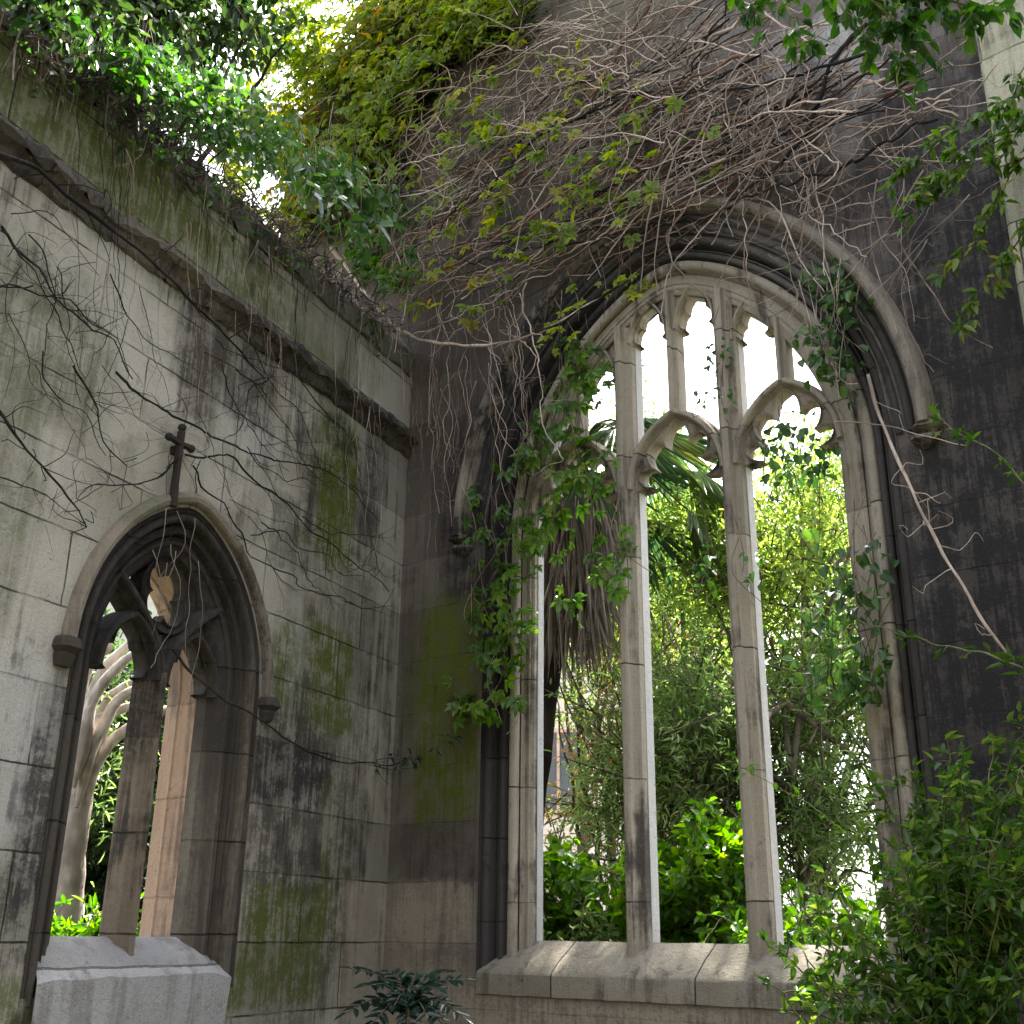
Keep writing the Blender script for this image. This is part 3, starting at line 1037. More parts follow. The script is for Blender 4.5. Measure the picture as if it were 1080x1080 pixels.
LF_BUSH2 = leafmat('bush_leaf', [(0, (.026, .070, .016)), (.45, (.065, .145, .026)), (.8, (.15, .24, .04)), (.95, (.26, .32, .07)), (1, (.30, .24, .08))], .42, .28)
LF_SILV = leafmat('sky_shining_leaf', [(0, (.02, .05, .015)), (.5, (.04, .10, .02)), (1, (.10, .20, .04))], .3, .18)


def tree(name, label, cat, base, h, cc, cr, ntwig, per, L, Wd, mat, bark, seed, trunk_r=.10, group=None, droop=.3, spread=.16, nl=9, show=True, lmin=.2):
    """trunk, limbs reaching into an ellipsoid crown, twigs and leaf sprays hung on the twigs"""
    rng = np.random.default_rng(seed)
    base = np.array(base, float)
    cc = np.array(cc, float)
    cr = np.array(cr, float)
    root = empty(name, tuple(base), label, cat, group)
    polys = []
    top = cc + np.array([0, 0, cr[2] * .3])
    tp = smooth_path([base, base * .6 + top * .4 + rng.normal(0, .12, 3), top], .25)
    polys.append((tp, np.linspace(trunk_r, trunk_r * .25, len(tp))))
    limbs = []
    for i in range(nl):
        k = int(len(tp) * rng.uniform(lmin, .97))
        d = nrm(rng.normal(size=3)) * cr * rng.uniform(.6, .95)
        e = cc + d
        mid = (tp[k] + e) / 2 + np.array([0, 0, .12 * cr[2]]) + rng.normal(0, .08, 3)
        lp = smooth_path([tp[k], mid, e], .2, .01, rng)
        polys.append((lp, np.linspace(trunk_r * .4, trunk_r * .06, len(lp))))
        limbs.append(lp)
    # twigs: origin on limbs or lumpy shell of the crown
    lump = nrm(rng.normal(size=(26, 3)))
    lumpr = rng.uniform(.18, .42, 26)
    tips, dirs, tw = [], [], []
    while len(tips) < ntwig:
        q = rng.integers(0, 26)
        p = cc + cr * (lump[q] * rng.uniform(.35, .85) + nrm(rng.normal(size=3)) * lumpr[q] * rng.random() ** .4)
        if p[2] < .15: continue
        tips.append(p)
        dirs.append(nrm((p - cc) / cr + np.array([0, 0, .25]) + rng.normal(0, .5, 3)))
    tips = np.array(tips)
    dirs = np.array(dirs)
    n = ntwig * per
    idx = np.repeat(np.arange(ntwig), per)
    s = rng.uniform(-1, 1, n)
    P = tips[idx] + dirs[idx] * (s * spread * 1.5)[:, None] + rng.normal(0, spread * .22, (n, 3))
    D = dirs[idx] * .8 + rng.normal(0, .75, (n, 3)) + np.array([0, 0, -droop])
    U = np.array([0, 0, 1.0]) + rng.normal(0, .55, (n, 3))
    sz = rng.uniform(.6, 1.15, n)
    var = np.clip(rng.random(ntwig)[idx] * .6 + rng.random(n) * .45, 0, 1)
    foliage('crown', mat, root, P, D, U, L * sz, Wd * sz, rng, var=var)
    if show:
        tp2 = []
        for k in range(0, ntwig, 3):
            a = tips[k] - dirs[k] * spread * 1.8
            tp2.append((np.array([a, tips[k], tips[k] + dirs[k] * spread * 1.4]), np.array([.008, .006, .003])))
        V, Q = tubes([(a, b) for a, b in polys] + tp2, 6)
        link('trunk', np_mesh('trunk', V, Q), bark, root, world=True)
    return root


def sprays(name, label, cat, paths, rad0, stem_mat, leaf_mat, per_m, L, Wd, seed, group=None, side=None, out=.5, off=.03, droop=.35, wig=.006, pet=None, kind=None, tipbias=False, clump=5, parent_loc=None):
    """a plant made of given stems (lists of 3-D control points) with leaves set along them"""
    rng = np.random.default_rng(seed)
    C = [smooth_path(p, .03, wig, rng) for p in paths]
    root = empty(name, tuple(np.asarray(parent_loc if parent_loc is not None else C[0][0])), label, cat, group)
    if kind: root['kind'] = kind
    polys = []
    P, D, U = [], [], []
    for c in C:
        polys.append((c, np.linspace(rad0, rad0 * .35, len(c))))
        ln = np.sum(np.linalg.norm(np.diff(c, axis=0), axis=1))
        T = nrm(np.gradient(c, axis=0))
        n = int(ln * per_m / clump)
        for _ in range(n):
            t = rng.random()
            if tipbias: t = t ** .6
            k = min(len(c) - 1, int(t * len(c)))
            o = nrm(rng.normal(size=3) + (0 if side is None else np.asarray(side) * out * 2))
            e = c[k] + o * rng.uniform(off * .5, off * 1.6)
            polys.append((np.array([c[k], (c[k] + e) / 2 + [0, 0, .005], e]), np.array([rad0 * .4, rad0 * .35, rad0 * .25])))
            for j in range(rng.integers(max(1, clump - 2), clump + 2)):
                P.append(e + rng.normal(0, .006, 3))
                D.append(nrm(o * .6 + T[k] * .35 + rng.normal(0, .65, 3) + np.array([0, 0, -droop])))
                U.append(np.array([0, 0, .9]) + rng.normal(0, .45, 3) + (0 if side is None else np.asarray(side) * .7))
    V, Q = tubes(polys, 5)
    link('stems', np_mesh('stems', V, Q), stem_mat, root, world=True)
    P, D, U = map(np.array, (P, D, U))
    sz = rng.uniform(.55, 1.15, len(P))
    foliage('leaves', leaf_mat, root, P, D, U, L * sz, Wd * sz, rng)
    return root


# ------------------------------------------------------------------ garden beyond the big window
G = 'shrubs and small trees filling the garden beyond'
garden = [
    # px, py of crown centre, distance, crown radii, twigs, per, leaf L, W, material, label
    (720, 660, 10.5, (1.5, 1.1, 1.9), 650, 16, .085, .026, LF_SUN, 'yellow green small tree seen through the middle of the big window', 'small_tree', 21),
    (850, 600, 9.2, (1.3, 1.0, 1.6), 900, 16, .080, .030, LF_SUN, 'sunlit lime green tree behind the right hand light of the big window', 'small_tree', 22),
    (830, 800, 7.9, (1.1, .7, 1.25), 900, 16, .080, .018, LF_MID, 'grey green narrow leaved shrub behind the right hand light above the sill', 'shrub', 23),
    (630, 790, 9.3, (.8, .7, 1.3), 260, 12, .070, .022, LF_RED, 'reddening loose shrub seen through the left hand light over the pale building', 'shrub', 24),
    (730, 830, 8.4, (1.0, .7, 1.3), 800, 16, .085, .017, LF_MID, 'olive narrow leaved shrub behind the middle light of the big window', 'shrub', 25),
    (940, 640, 11.5, (1.8, 1.2, 2.2), 560, 14, .09, .032, LF_SUN, 'tall pale green tree farthest right behind the right jamb', 'small_tree', 26),
    (600, 560, 12.5, (1.6, 1.2, 2.4), 700, 14, .09, .032, LF_MID, 'dark green tree standing behind the palm', 'small_tree', 27),
    (700, 590, 14.5, (2.0, 1.4, 1.3), 420, 14, .10, .036, LF_SUN, 'distant yellow green tree rising over the middle shrubs', 'small_tree', 28),
    (850, 640, 15.5, (3.0, 1.6, 2.1), 520, 14, .11, .036, LF_RED, 'far tree with reddish tips at the back of the garden', 'small_tree', 29),
]
for (x, y, h, cr, ntw, per, L, Wd, mat, lab, nm, sd_) in garden:
    cc = at(x, y, h)
    tree(nm, lab, 'tree' if nm == 'small_tree' else 'shrub', (cc[0], cc[1], 0), cc[2], cc, cr, ntw, per, L, Wd, mat, BARK_GREY, sd_, .07, G)


def fountain_shrub(label, x, y, h, n, hgt, spread, L, Wd, mat, seed, per_m=70, name='shrub', cat='shrub', clump=3, r0=.008, group=None, stem=STEM_GREEN, base_z=0.0, lean=(0, 0), droop=.25):
    """many arching stems from one base; (x,y,h) gives the top centre"""
    rng = np.random.default_rng(seed)
    t = np.array(at(x, y, h))
    b = np.array([t[0], t[1], base_z])
    H = t[2] - base_z
    paths = []
    for i in range(n):
        a = rng.uniform(0, 2 * PI)
        rr = spread * rng.random() ** .5
        hh = H * rng.uniform(hgt, 1.0)
        e = b + np.array([rr * math.cos(a) + lean[0], rr * math.sin(a) * .8 + lean[1], hh])
        m1 = b + (e - b) * np.array([.35, .35, .62]) + rng.normal(0, .04, 3)
        e2 = e + np.array([math.cos(a) * .12, math.sin(a) * .12, -.05])
        paths.append([b + rng.normal(0, .03, 3) * [1, 1, 0], m1, e, e2])
    return sprays(name, label, cat, paths, r0, stem, mat, per_m, L, Wd, seed + 1, clump=clump, tipbias=True, off=.07, group=group, parent_loc=b, droop=droop, out=.4)


tree('sill_shade_tree', 'unseen tree added outside to shade the sill of the big window from the sun', 'tree', (6.4, 10.6, 0), 11, (2.7, 10.0, 10.6), (2.7, 2.1, 1.4), 760, 13, .11, .05, LF_SUN, BARK_GREY, 61, .16, None, nl=9, lmin=.86)  # added above the arch, out of view, so its crown shades the sill
G2 = 'broad leaved shrubs just outside the big window'
fountain_shrub('bright green broad leaved shrub behind the left hand light at the sill', 612, 905, 7.4, 46, .6, .42, .085, .060, LF_BRIGHT, 31, per_m=110, group=G2)
fountain_shrub('taller bright green broad leaved shrub behind the middle light at the sill', 728, 868, 7.0, 56, .6, .45, .085, .060, LF_BRIGHT, 32, per_m=110, group=G2)
fountain_shrub('low bright green shrub between the second mullion and the foreground bush', 850, 950, 6.6, 38, .7, .50, .075, .050, LF_BRIGHT, 33, per_m=110, group=G2)
fountain_shrub('dull olive low shrub in the corner of the left hand light', 590, 960, 6.9, 24, .75, .30, .07, .03, LF_MID, 34, group=G2)


# palm with drooping fans and a skirt of dead leaves
def fan(P0, direction, up, R, nseg, rng, width=.030, droop=.35, arc=150):
    """pleated fan leaf, returns leaf arrays"""
    D0 = nrm(direction)
    U0_ = nrm(up - D0 * (up @ D0))
    Sd = np.cross(D0, U0_)
    P, D, U, L = [], [], [], []
    for i in range(nseg):
        a = rad(-arc / 2 + arc * i / (nseg - 1)) + rng.normal(0, .02)
        d = D0 * math.cos(a) + Sd * math.sin(a)
        P.append(P0)
        D.append(d + np.array([0, 0, -droop * rng.uniform(.6, 1.3)]))
        U.append(U0_)
        L.append(R * rng.uniform(.85, 1.05) * (1 - .15 * abs(a) / 1.4))
    return P, D, U, L


def palm(x, y, h, label, seed, R=.85, nf=20, skirt=True, name='palm_tree', trunk_r=.13, aim=None):
    rng = np.random.default_rng(seed)
    c = np.array(at(x, y, h))
    root = empty(name, (c[0], c[1], 0), label, 'palm', None)
    tp = smooth_path([(c[0] - .55, c[1], 0), (c[0] - .35, c[1], c[2] * .5), tuple(c)], .2, .012, rng)
    V, Q = tubes([(tp, np.linspace(trunk_r, trunk_r * .8, len(tp)))], 12)
    link('trunk', np_mesh('trunk', V, Q), BARK_DARK, root, world=True)
    for k in range(nf):
        az = 2 * PI * k / nf * 2.4 + rng.normal(0, .2)
        el = rng.uniform(-.75, 1.0)
        d = np.array([math.cos(az) * math.cos(el), math.sin(az) * math.cos(el), math.sin(el)])
        pl = rng.uniform(.55, .95)
        e = c + d * pl + np.array([0, 0, -.18])
        st = smooth_path([c, c + d * pl * .5 + np.array([0, 0, .05]), e], .08)
        V, Q = tubes([(st, np.linspace(.016, .008, len(st)))], 5)
        fr = link('frond', np_mesh('frond', V, Q), STEM_GREEN, root, world=True)
        P, D, U, L = fan(e, d + np.array([0, 0, -.35]), np.array([0, 0, 1.0]) + d * .2, R * rng.uniform(.75, 1.05), 24, rng)
        foliage('fan_blade', LF_PALM, fr, np.array(P), np.array(D), np.array(U), np.array(L), .020, rng, fold=.35, curl=.22, var=np.clip(rng.random(24) * .3 + rng.uniform(0, .7), 0, 1))
    if skirt:
        n = 1500
        a = rng.uniform(0, 2 * PI, n)
        zz = c[2] - .25 - rng.random(n) * 1.0
        rr = trunk_r + rng.random(n) ** 1.5 * .26
        P = np.stack([c[0] - .12 * (c[2] - zz) + rr * np.cos(a), c[1] + rr * np.sin(a), zz], 1)
        D = np.stack([np.cos(a) * .22, np.sin(a) * .22, np.full(n, -1.0)], 1) + rng.normal(0, .14, (n, 3))
        U = np.stack([np.cos(a), np.sin(a), np.full(n, .2)], 1)
        foliage('dead_frond_skirt', LF_DEAD, root, P, D, U, rng.uniform(.35, .85, n), .020, rng, fold=.5, curl=.05)
    return root


palm(612, 475, 8.6, 'fan palm with a skirt of dead leaves behind the left hand light', 41, .80, 22, trunk_r=.10)
palm(735, 400, 9.8, 'second fan palm whose drooping fans hang behind the middle light', 43, .85, 15, skirt=False, trunk_r=.09) if False else None

# ------------------------------------------------------------------ pale building far beyond
def building(x0, x1, h, z1, label, mat, tilt=0.0):
    a = np.array(at(x0, 1000, h))
    b = np.array(at(x1, 1000, h + tilt))
    d = nrm((b - a)[:2])
    n = np.array([-d[1], d[0]])
    if n[1] < 0: n = -n
    L = np.linalg.norm((b - a)[:2])
    root = empty('office_building', (a[0], a[1], 0), label, 'building')

    def pt(s, z, k): return (a[0] + d[0] * s + n[0] * k, a[1] + d[1] * s + n[1] * k, z)

    def bx(mb, s0, s1, z0, z1_, k0, k1):
        c = [pt(s, z, k) for s in (s0, s1) for z in (z0, z1_) for k in (k0, k1)]
        for q in ((0, 1, 3, 2), (4, 6, 7, 5), (0, 4, 5, 1), (2, 3, 7, 6), (0, 2, 6, 4), (1, 5, 7, 3)):
            mb.poly([c[i] for i in q])
    mb = MB()
    bx(mb, 0, L, 0, z1, .12, 6)
    # string bands
    z = 0
    while z < z1 - .5:
        bx(mb, -.05, L + .05, z + 2.95, z + 3.15, .04, .2)
        z += 3.2
    link('wall', mb.mesh('wall'), mat, root, world=True, smooth=False)
    mb = MB()
    bx(mb, -.2, L + .2, z1, z1 + .3, -.1, 6.2)
    link('roof', mb.mesh('roof'), mat, root, world=True, smooth=False)
    gl = plain('window_glass', (.10, .11, .13), .15, .1, 3, .5)
    fm = plain('brick_surround', (.50, .36, .30), .9)
    nw = int(L / 2.1)
    for r in range(int(z1 / 3.2)):
        for i in range(nw):
            s0 = (i + .5) * L / nw - .5
            z0 = r * 3.2 + .9
            mb = MB()
            for q in ((s0 - .08, s0, z0 - .08, z0 + 1.68), (s0 + 1, s0 + 1.08, z0 - .08, z0 + 1.68), (s0, s0 + 1, z0 + 1.6, z0 + 1.68), (s0, s0 + 1, z0 - .08, z0), (s0 + .47, s0 + .53, z0, z0 + 1.6)):
                bx(mb, *q, .05, .119)
            wn = link('window', mb.mesh('window'), fm, root, world=True, smooth=False)
            mb = MB()
            bx(mb, s0, s0 + 1, z0, z0 + 1.6, .09, .115)
            link('pane', mb.mesh('pane'), gl, wn, world=True, smooth=False)


building(520, 800, 24, 9.0, 'pale rendered building glimpsed through the foliage behind the left hand light', plain('pale_render_wall', (.68, .60, .54), .85, .12))

# ------------------------------------------------------------------ beyond the small window
hc = at(90, 900, 10.5)
tree('hedge_tree', 'dark evergreen seen through the small window behind the pale trunk', 'tree', (hc[0], hc[1], 0), 3, (hc[0], hc[1], 2.3), (1.9, .9, 2.3), 1500, 18, .09, .04, LF_DARK, BARK_DARK, 51, .1, None)
hc = at(190, 860, 11.5)
tree('hedge_tree', 'second dark evergreen seen between the mullion and the orange reveal of the small window', 'tree', (hc[0], hc[1], 0), 3, (hc[0], hc[1], 2.6), (1.6, .9, 2.6), 1100, 18, .09, .045, LF_BUSH, BARK_DARK, 52, .1, None)
fountain_shrub('low ferny green plant behind the left light of the small window', 88, 955, 7.6, 26, .8, .30, .10, .03, LF_BRIGHT, 53)


def pale_tree():
    rng = np.random.default_rng(55)
    b = np.array(at(66, 1000, 8.2))
    root = empty('leaning_tree', (b[0], b[1], 0), 'pale bare leaning trunk with curved limbs seen through the small window', 'tree')
    tr = smooth_path([(b[0], b[1], 0), tuple(at(68, 985, 8.2)), tuple(at(78, 880, 8.2)), tuple(at(92, 805, 8.2)), tuple(at(104, 760, 8.25))], .08, .004, rng)
    V, Q = tubes([(tr, np.linspace(.13, .075, len(tr)))], 12)
    link('trunk', np_mesh('trunk', V, Q), barkmat('pale_bark', (.30, .25, .22), (.50, .44, .40)), root, world=True)
    k = [((80, 830), (92, 760), (120, 705), (160, 680)), ((82, 850), (98, 785), (130, 735), (175, 715)), ((80, 840), (86, 770), (104, 715), (140, 672)), ((84, 870), (104, 800), (140, 765), (185, 745)), ((78, 860), (82, 790), (96, 735), (120, 700)), ((84, 820), (100, 770), (126, 750), (150, 742)),
         ((74, 800), (80, 745), (96, 700), (118, 680)), ((90, 800), (108, 752), (124, 728), (150, 716))]
    for i, q in enumerate(k):
        pth = smooth_path([at(x, y, 8.2 + .06 * i - .2) for x, y in q], .06, .005, rng)
        V, Q = tubes([(pth, np.interp(np.linspace(0, 1, len(pth)), [0, .22, 1], [.016, .050, .028]))], 7)
        link('limb', np_mesh('limb', V, Q), barkmat('limb_bark', (.34, .29, .25), (.60, .54, .48)), root, world=True)
    n = 420
    c = np.array(at(104, 800, 8.5))
    P = c + rng.normal(0, 1, (n, 3)) * [.22, .12, .30]
    foliage('leaves', LF_MID, root, P, rng.normal(size=(n, 3)), rng.normal(size=(n, 3)), .10, .018, rng)


pale_tree()
hb = building(-60, 240, 20, 9, 'pale building filling the sky behind the head of the small window', plain('cream_wall', (.50, .47, .42), .85, .12))

# ------------------------------------------------------------------ creepers on the big wall
GV = 'bare woody creeper stems crossing the wall above the big window'


def woody(name, label, path, r0, mat, seed, group=None, wig=.006, taper=.45, twigs=0):
    rng = np.random.default_rng(seed)
    c = smooth_path(path, .04, wig, rng)
    root = tag(bpy.data.objects.new(name, bpy.data.meshes.new(name)), label, 'creeper', group)
    polys = [(c, np.linspace(r0, r0 * taper, len(c)) * (1 + .15 * np.sin(np.arange(len(c)) * .7)))]
    for _ in range(twigs):
        k = rng.integers(2, len(c))
        d = nrm(rng.normal(size=3)) * [1, 1, .8]
        e = c[k] + d * rng.uniform(.04, .16)
        e2 = e + nrm(d + rng.normal(0, .8, 3)) * rng.uniform(.03, .12)
        e3 = e2 + rng.normal(0, .035, 3) - np.array([0, 0, .015])
        q_ = smooth_path([c[k], e, e2, e3], .02, .004, rng)
        polys.append((q_, np.linspace(r0 * .32, r0 * .12, len(q_))))
    V, Q = tubes(polys, 6)
    o0 = c[0]
    me = np_mesh(name, V - o0, Q)
    me.materials.append(mat)
    me.polygons.foreach_set('use_smooth', [True] * len(me.polygons))
    root.data = me
    root.location = tuple(o0)
    COL.objects.link(root)
    return root


def RP(pts, d=.08):
    return [on('R', p[0], p[1], p[2] if len(p) > 2 else d) for p in pts]


def LP(pts, d=.03):
    return [on('L', p[0], p[1], p[2] if len(p) > 2 else d) for p in pts]


woody('woody_creeper', 'thickest pale brown creeper branch curving from the wall corner towards the window arch', RP([(350, 262), (378, 298), (408, 335), (440, 357), (485, 364), (530, 362), (575, 348), (620, 322), (668, 292)], .16), .017, STEM_PALE, 61, wig=.004, twigs=8)
woody('woody_creeper', 'long dark creeper stem swooping across the head of the big arch', RP([(915, 25), (880, 60), (866, 100), (850, 140), (815, 180), (775, 208), (735, 238), (695, 270), (655, 300), (600, 335), (556, 356)], .20), .0125, STEM_DARK, 62, wig=.004, twigs=10)
woody('woody_creeper', 'straight pale shoot slanting down the black wall right of the big window', RP([(915, 395), (928, 440), (958, 510), (985, 565), (1010, 610), (1040, 660), (1066, 695)], .30), .0085, STEM_PALE, 63, wig=.002, taper=.8, twigs=12)
woody('woody_creeper', 'thin pale stem hanging straight from the top to the arch right of centre', RP([(756, 62), (764, 120), (778, 180), (784, 230), (790, 290)], .15), .005, STEM_PALE, 64, wig=.004)
woody('woody_creeper', 'pale stem dropping from the upper wall to the right shoulder of the arch', RP([(834, 150), (858, 165), (862, 200), (868, 250), (872, 308)], .15), .005, STEM_PALE, 65, wig=.004)
woody('woody_creeper', 'pale forked stem curling over the right shoulder of the arch', RP([(780, 200), (815, 218), (835, 250), (850, 285), (868, 308)], .18), .006, STEM_PALE, 66, wig=.004, twigs=5)
woody('woody_creeper', 'red tinged creeper stem hanging near the wall corner', RP([(410, 80), (420, 120), (445, 150), (462, 175), (468, 215), (460, 245)], .22), .006, STEM_RED, 67, wig=.006, twigs=6)
woody('woody_creeper', 'curling pale tendril right of the hood mould over black stone', RP([(975, 250), (955, 290), (958, 345), (972, 372), (985, 395)], .12), .0035, STEM_PALE, 68, wig=.008, twigs=4)
woody('woody_creeper', 'thin pale horizontal stem across the right jamb below its label stop', RP([(880, 445), (930, 448), (975, 460), (1018, 470)], .22), .004, STEM_PALE, 69, wig=.003)



def zone(x, y):
    c = 'by the wall corner' if x < 455 else 'left of the arch' if x < 560 and y > 200 else 'above the left haunch' if x < 600 else 'left above the apex' if x < 690 else 'right above the apex' if x < 780 else 'at the upper right'
    return c


def stem_label(r, ci, a, b):
    thick = {0: 'slim', 1: 'medium', 2: 'stout'}[0 if r < .004 else 1 if r < .007 else 2]
    return '%s %s woody creeper sweeping from %s to %s' % (thick, ['reddish', 'pale', 'pale', 'blackish'][ci], zone(*a), zone(*b))


rng = np.random.default_rng(70)
# bundle of near parallel stems sweeping down from upper right to the corner
for i in range(84):
    t = rng.random()
    top = np.array([700 + 290 * t, -15 + 115 * t]) + rng.normal(0, 16, 2)
    mid = np.array([560 + 160 * t, 95 + 115 * t]) + rng.normal(0, 20, 2)
    bot = np.array([405 + 60 * t, 180 + 150 * t]) + rng.normal(0, 30, 2)
    mid = mid + rng.normal(0, 14, 2)
    if i % 4 == 0:
        bot = mid + (bot - mid) * .3
    if i % 5 == 0:
        top = mid + (top - mid) * .45
    q1 = (top + mid) / 2 + rng.normal(0, 8, 2) + [0, 6]
    q2 = (bot + mid) / 2 + rng.normal(0, 8, 2) + [0, 8]
    d = rng.uniform(.05, .26)
    ci = rng.integers(0, 4)
    mt_ = [STEM_RED, STEM_PALE, STEM_PALE, STEM_DARK][ci]
    r_ = rng.choice([.0037, .0062, .0095], p=[.45, .38, .17])
    woody('woody_creeper', stem_label(r_, ci, top, bot), RP([tuple(top), tuple(q1), tuple(mid), tuple(q2), tuple(bot)], d), r_, mt_, 700 + i, GV, wig=.009, twigs=5)
# thin pale strands hanging and curling
GH = 'thin pale strands hanging from the creeper'
for i in range(135):
    x = rng.uniform(370, 915)
    ymax = 60 + (330 if x < 560 else 150) * rng.random()
    y = rng.uniform(20, ymax)
    ln = rng.uniform(50, 190)
    sl = rng.normal(0, .25)
    pts = [(x, y)]
    for k in range(1, 5):
        pts.append((x + sl * ln * k / 4 + rng.normal(0, 12), y + ln * k / 4 + rng.normal(0, 5)))
    woody('hanging_creeper', '%s pale strand dangling %s, %s on the big wall' % ('short' if ln < 95 else 'long' if ln > 145 else 'middling', zone(x, y), 'high up' if y < 110 else 'midway' if y < 200 else 'low down'), RP(pts, rng.uniform(.06, .28)), rng.choice([.0028, .0040, .0055]), STEM_PALE if rng.random() < .8 else STEM_BROWN, 900 + i, GH, wig=.010, twigs=3)
for i in range(34):
    x0, y0 = rng.uniform(905, 1090), rng.uniform(40, 250)
    a = rng.uniform(2.2, 3.2) if rng.random() < .7 else rng.uniform(1.2, 1.9)
    pts = [(x0, y0)]
    for k in range(4):
        a += rng.normal(0, .22)
        ln = rng.uniform(22, 62)
        pts.append((pts[-1][0] + math.cos(a) * ln, pts[-1][1] + math.sin(a) * ln * .9))
    woody('woody_creeper', '%s pale creeper straying across the black wall %s, near the upper right' % ('long' if abs(pts[-1][0] - x0) + abs(pts[-1][1] - y0) > 165 else 'short', 'high up' if y0 < 110 else 'at arch height' if y0 > 180 else 'above the arch shoulder'), RP(pts, rng.uniform(.05, .22)), rng.choice([.0024, .0034, .0048]), STEM_PALE if rng.random() < .75 else STEM_BROWN, 1600 + i, 'pale creepers straying over the upper right wall', wig=.006, twigs=4)
for i in range(40):
    x0, y0 = rng.uniform(560, 930), rng.uniform(20, 170)
    a = rng.normal(2.75, .45)
    pts = [(x0, y0)]
    for k in range(5):
        a -= rng.normal(.06, .16)
        ln = rng.uniform(25, 62)
        pts.append((pts[-1][0] + math.cos(a) * ln, pts[-1][1] + math.sin(a) * ln * .9))
    woody('woody_creeper', 'long straw coloured creeper drooping %s from %s' % ('steeply' if pts[-1][1] - y0 > 110 else 'gently', zone(x0, y0)), RP(pts, rng.uniform(.16, .34)), rng.choice([.0030, .0044, .0060]), STEM_PALE, 1700 + i, 'long straw coloured creepers drooping over the arch', wig=.005, twigs=4)
# strands in front of the left jamb, below the corner
for i in range(36):
    x = rng.uniform(425, 535)
    y = rng.uniform(270, 430)
    ln = rng.uniform(90, 260)
    pts = [(x + rng.normal(0, 4) + (6 * k if x > 500 else 0), y + ln * k / 4) for k in range(5)]
    woody('hanging_creeper', '%s dead %s strand hanging %s' % ('short' if ln < 145 else 'long' if ln > 205 else 'middling', ['pale', 'brown'][i % 2], 'close to the wall corner' if x < 460 else 'over the left label stop' if x < 495 else 'against the left jamb'), RP(pts, rng.uniform(.05, .2)), .0026, [STEM_PALE, STEM_BROWN][i % 2], 1000 + i, 'dead strands hanging beside the left jamb', wig=.006, twigs=2)

# the uncountable mat of fine twigs
P_ = []
for i in range(700):
    t = rng.random()
    x = 250 + 640 * rng.random()
    lo = 20 + max(0, (560 - x)) * .55
    y = rng.uniform(-20, 170 + (110 if x < 520 else 0) + rng.normal(0, 12))
    if x < 300 and y < 120: continue
    if x < 420 and y > 330: continue
    d0 = rng.uniform(.02, .20 + (.25 if x < 560 and y < 220 else 0))
    a = rng.normal(2.62, .28) if rng.random() < .7 else rng.uniform(0, 6.28)
    ln = rng.uniform(20, 95)
    p0 = np.array(on('R', x, y, d0))
    p1 = np.array(on('R', x + math.cos(a) * ln * .5 + rng.normal(0, 3), y + math.sin(a) * ln * .5 + rng.normal(0, 4), d0 + .02))
    p2 = np.array(on('R', x + math.cos(a) * ln, y + math.sin(a) * ln, d0))
    P_.append((smooth_path([p0, p1, p2], .04), rng.choice([.0018, .0026, .004])))
V, Q = tubes(P_[::2], 4)
tag(link('twig_mat', np_mesh('twig_mat', V, Q), STEM_BROWN), 'mat of fine brown twigs covering the upper wall', 'twigs', kind='stuff')
V, Q = tubes(P_[1::2], 4)
tag(link('pale_twig_mat', np_mesh('pale_twig_mat', V, Q), STEM_PALE), 'mat of fine pale dead twigs laced over the upper wall', 'twigs', kind='stuff')
# tangle along the coping of the left wall
P_ = []
for i in range(800):
    t = rng.random()
    x = 20 + 400 * t
    y = 22 + 325 * t + rng.normal(0, 9)
    d0 = rng.uniform(-.05, .14)
    p0 = np.array(on('L', x, y, d0))
    e = rng.normal(0, 1, 3) * [.07, .07, .06]
    e2 = e * .5 + rng.normal(0, 1, 3) * [.04, .04, .04]
    if rng.random() < .12:
        e = np.array([rng.normal(0, .02), rng.normal(0, .02), -rng.uniform(.08, .35)])
        e2 = e * .5 + rng.normal(0, .015, 3)
    P_.append((smooth_path([p0, p0 + e2, p0 + e], .04), rng.choice([.002, .003, .005])))
V, Q = tubes(P_, 4)
tag(link('root_tangle', np_mesh('root_tangle', V, Q), barkmat('grey_root', (.09, .07, .06), (.34, .28, .25), 40)), 'tangle of grey roots clinging along the top of the left wall', 'twigs', kind='stuff')

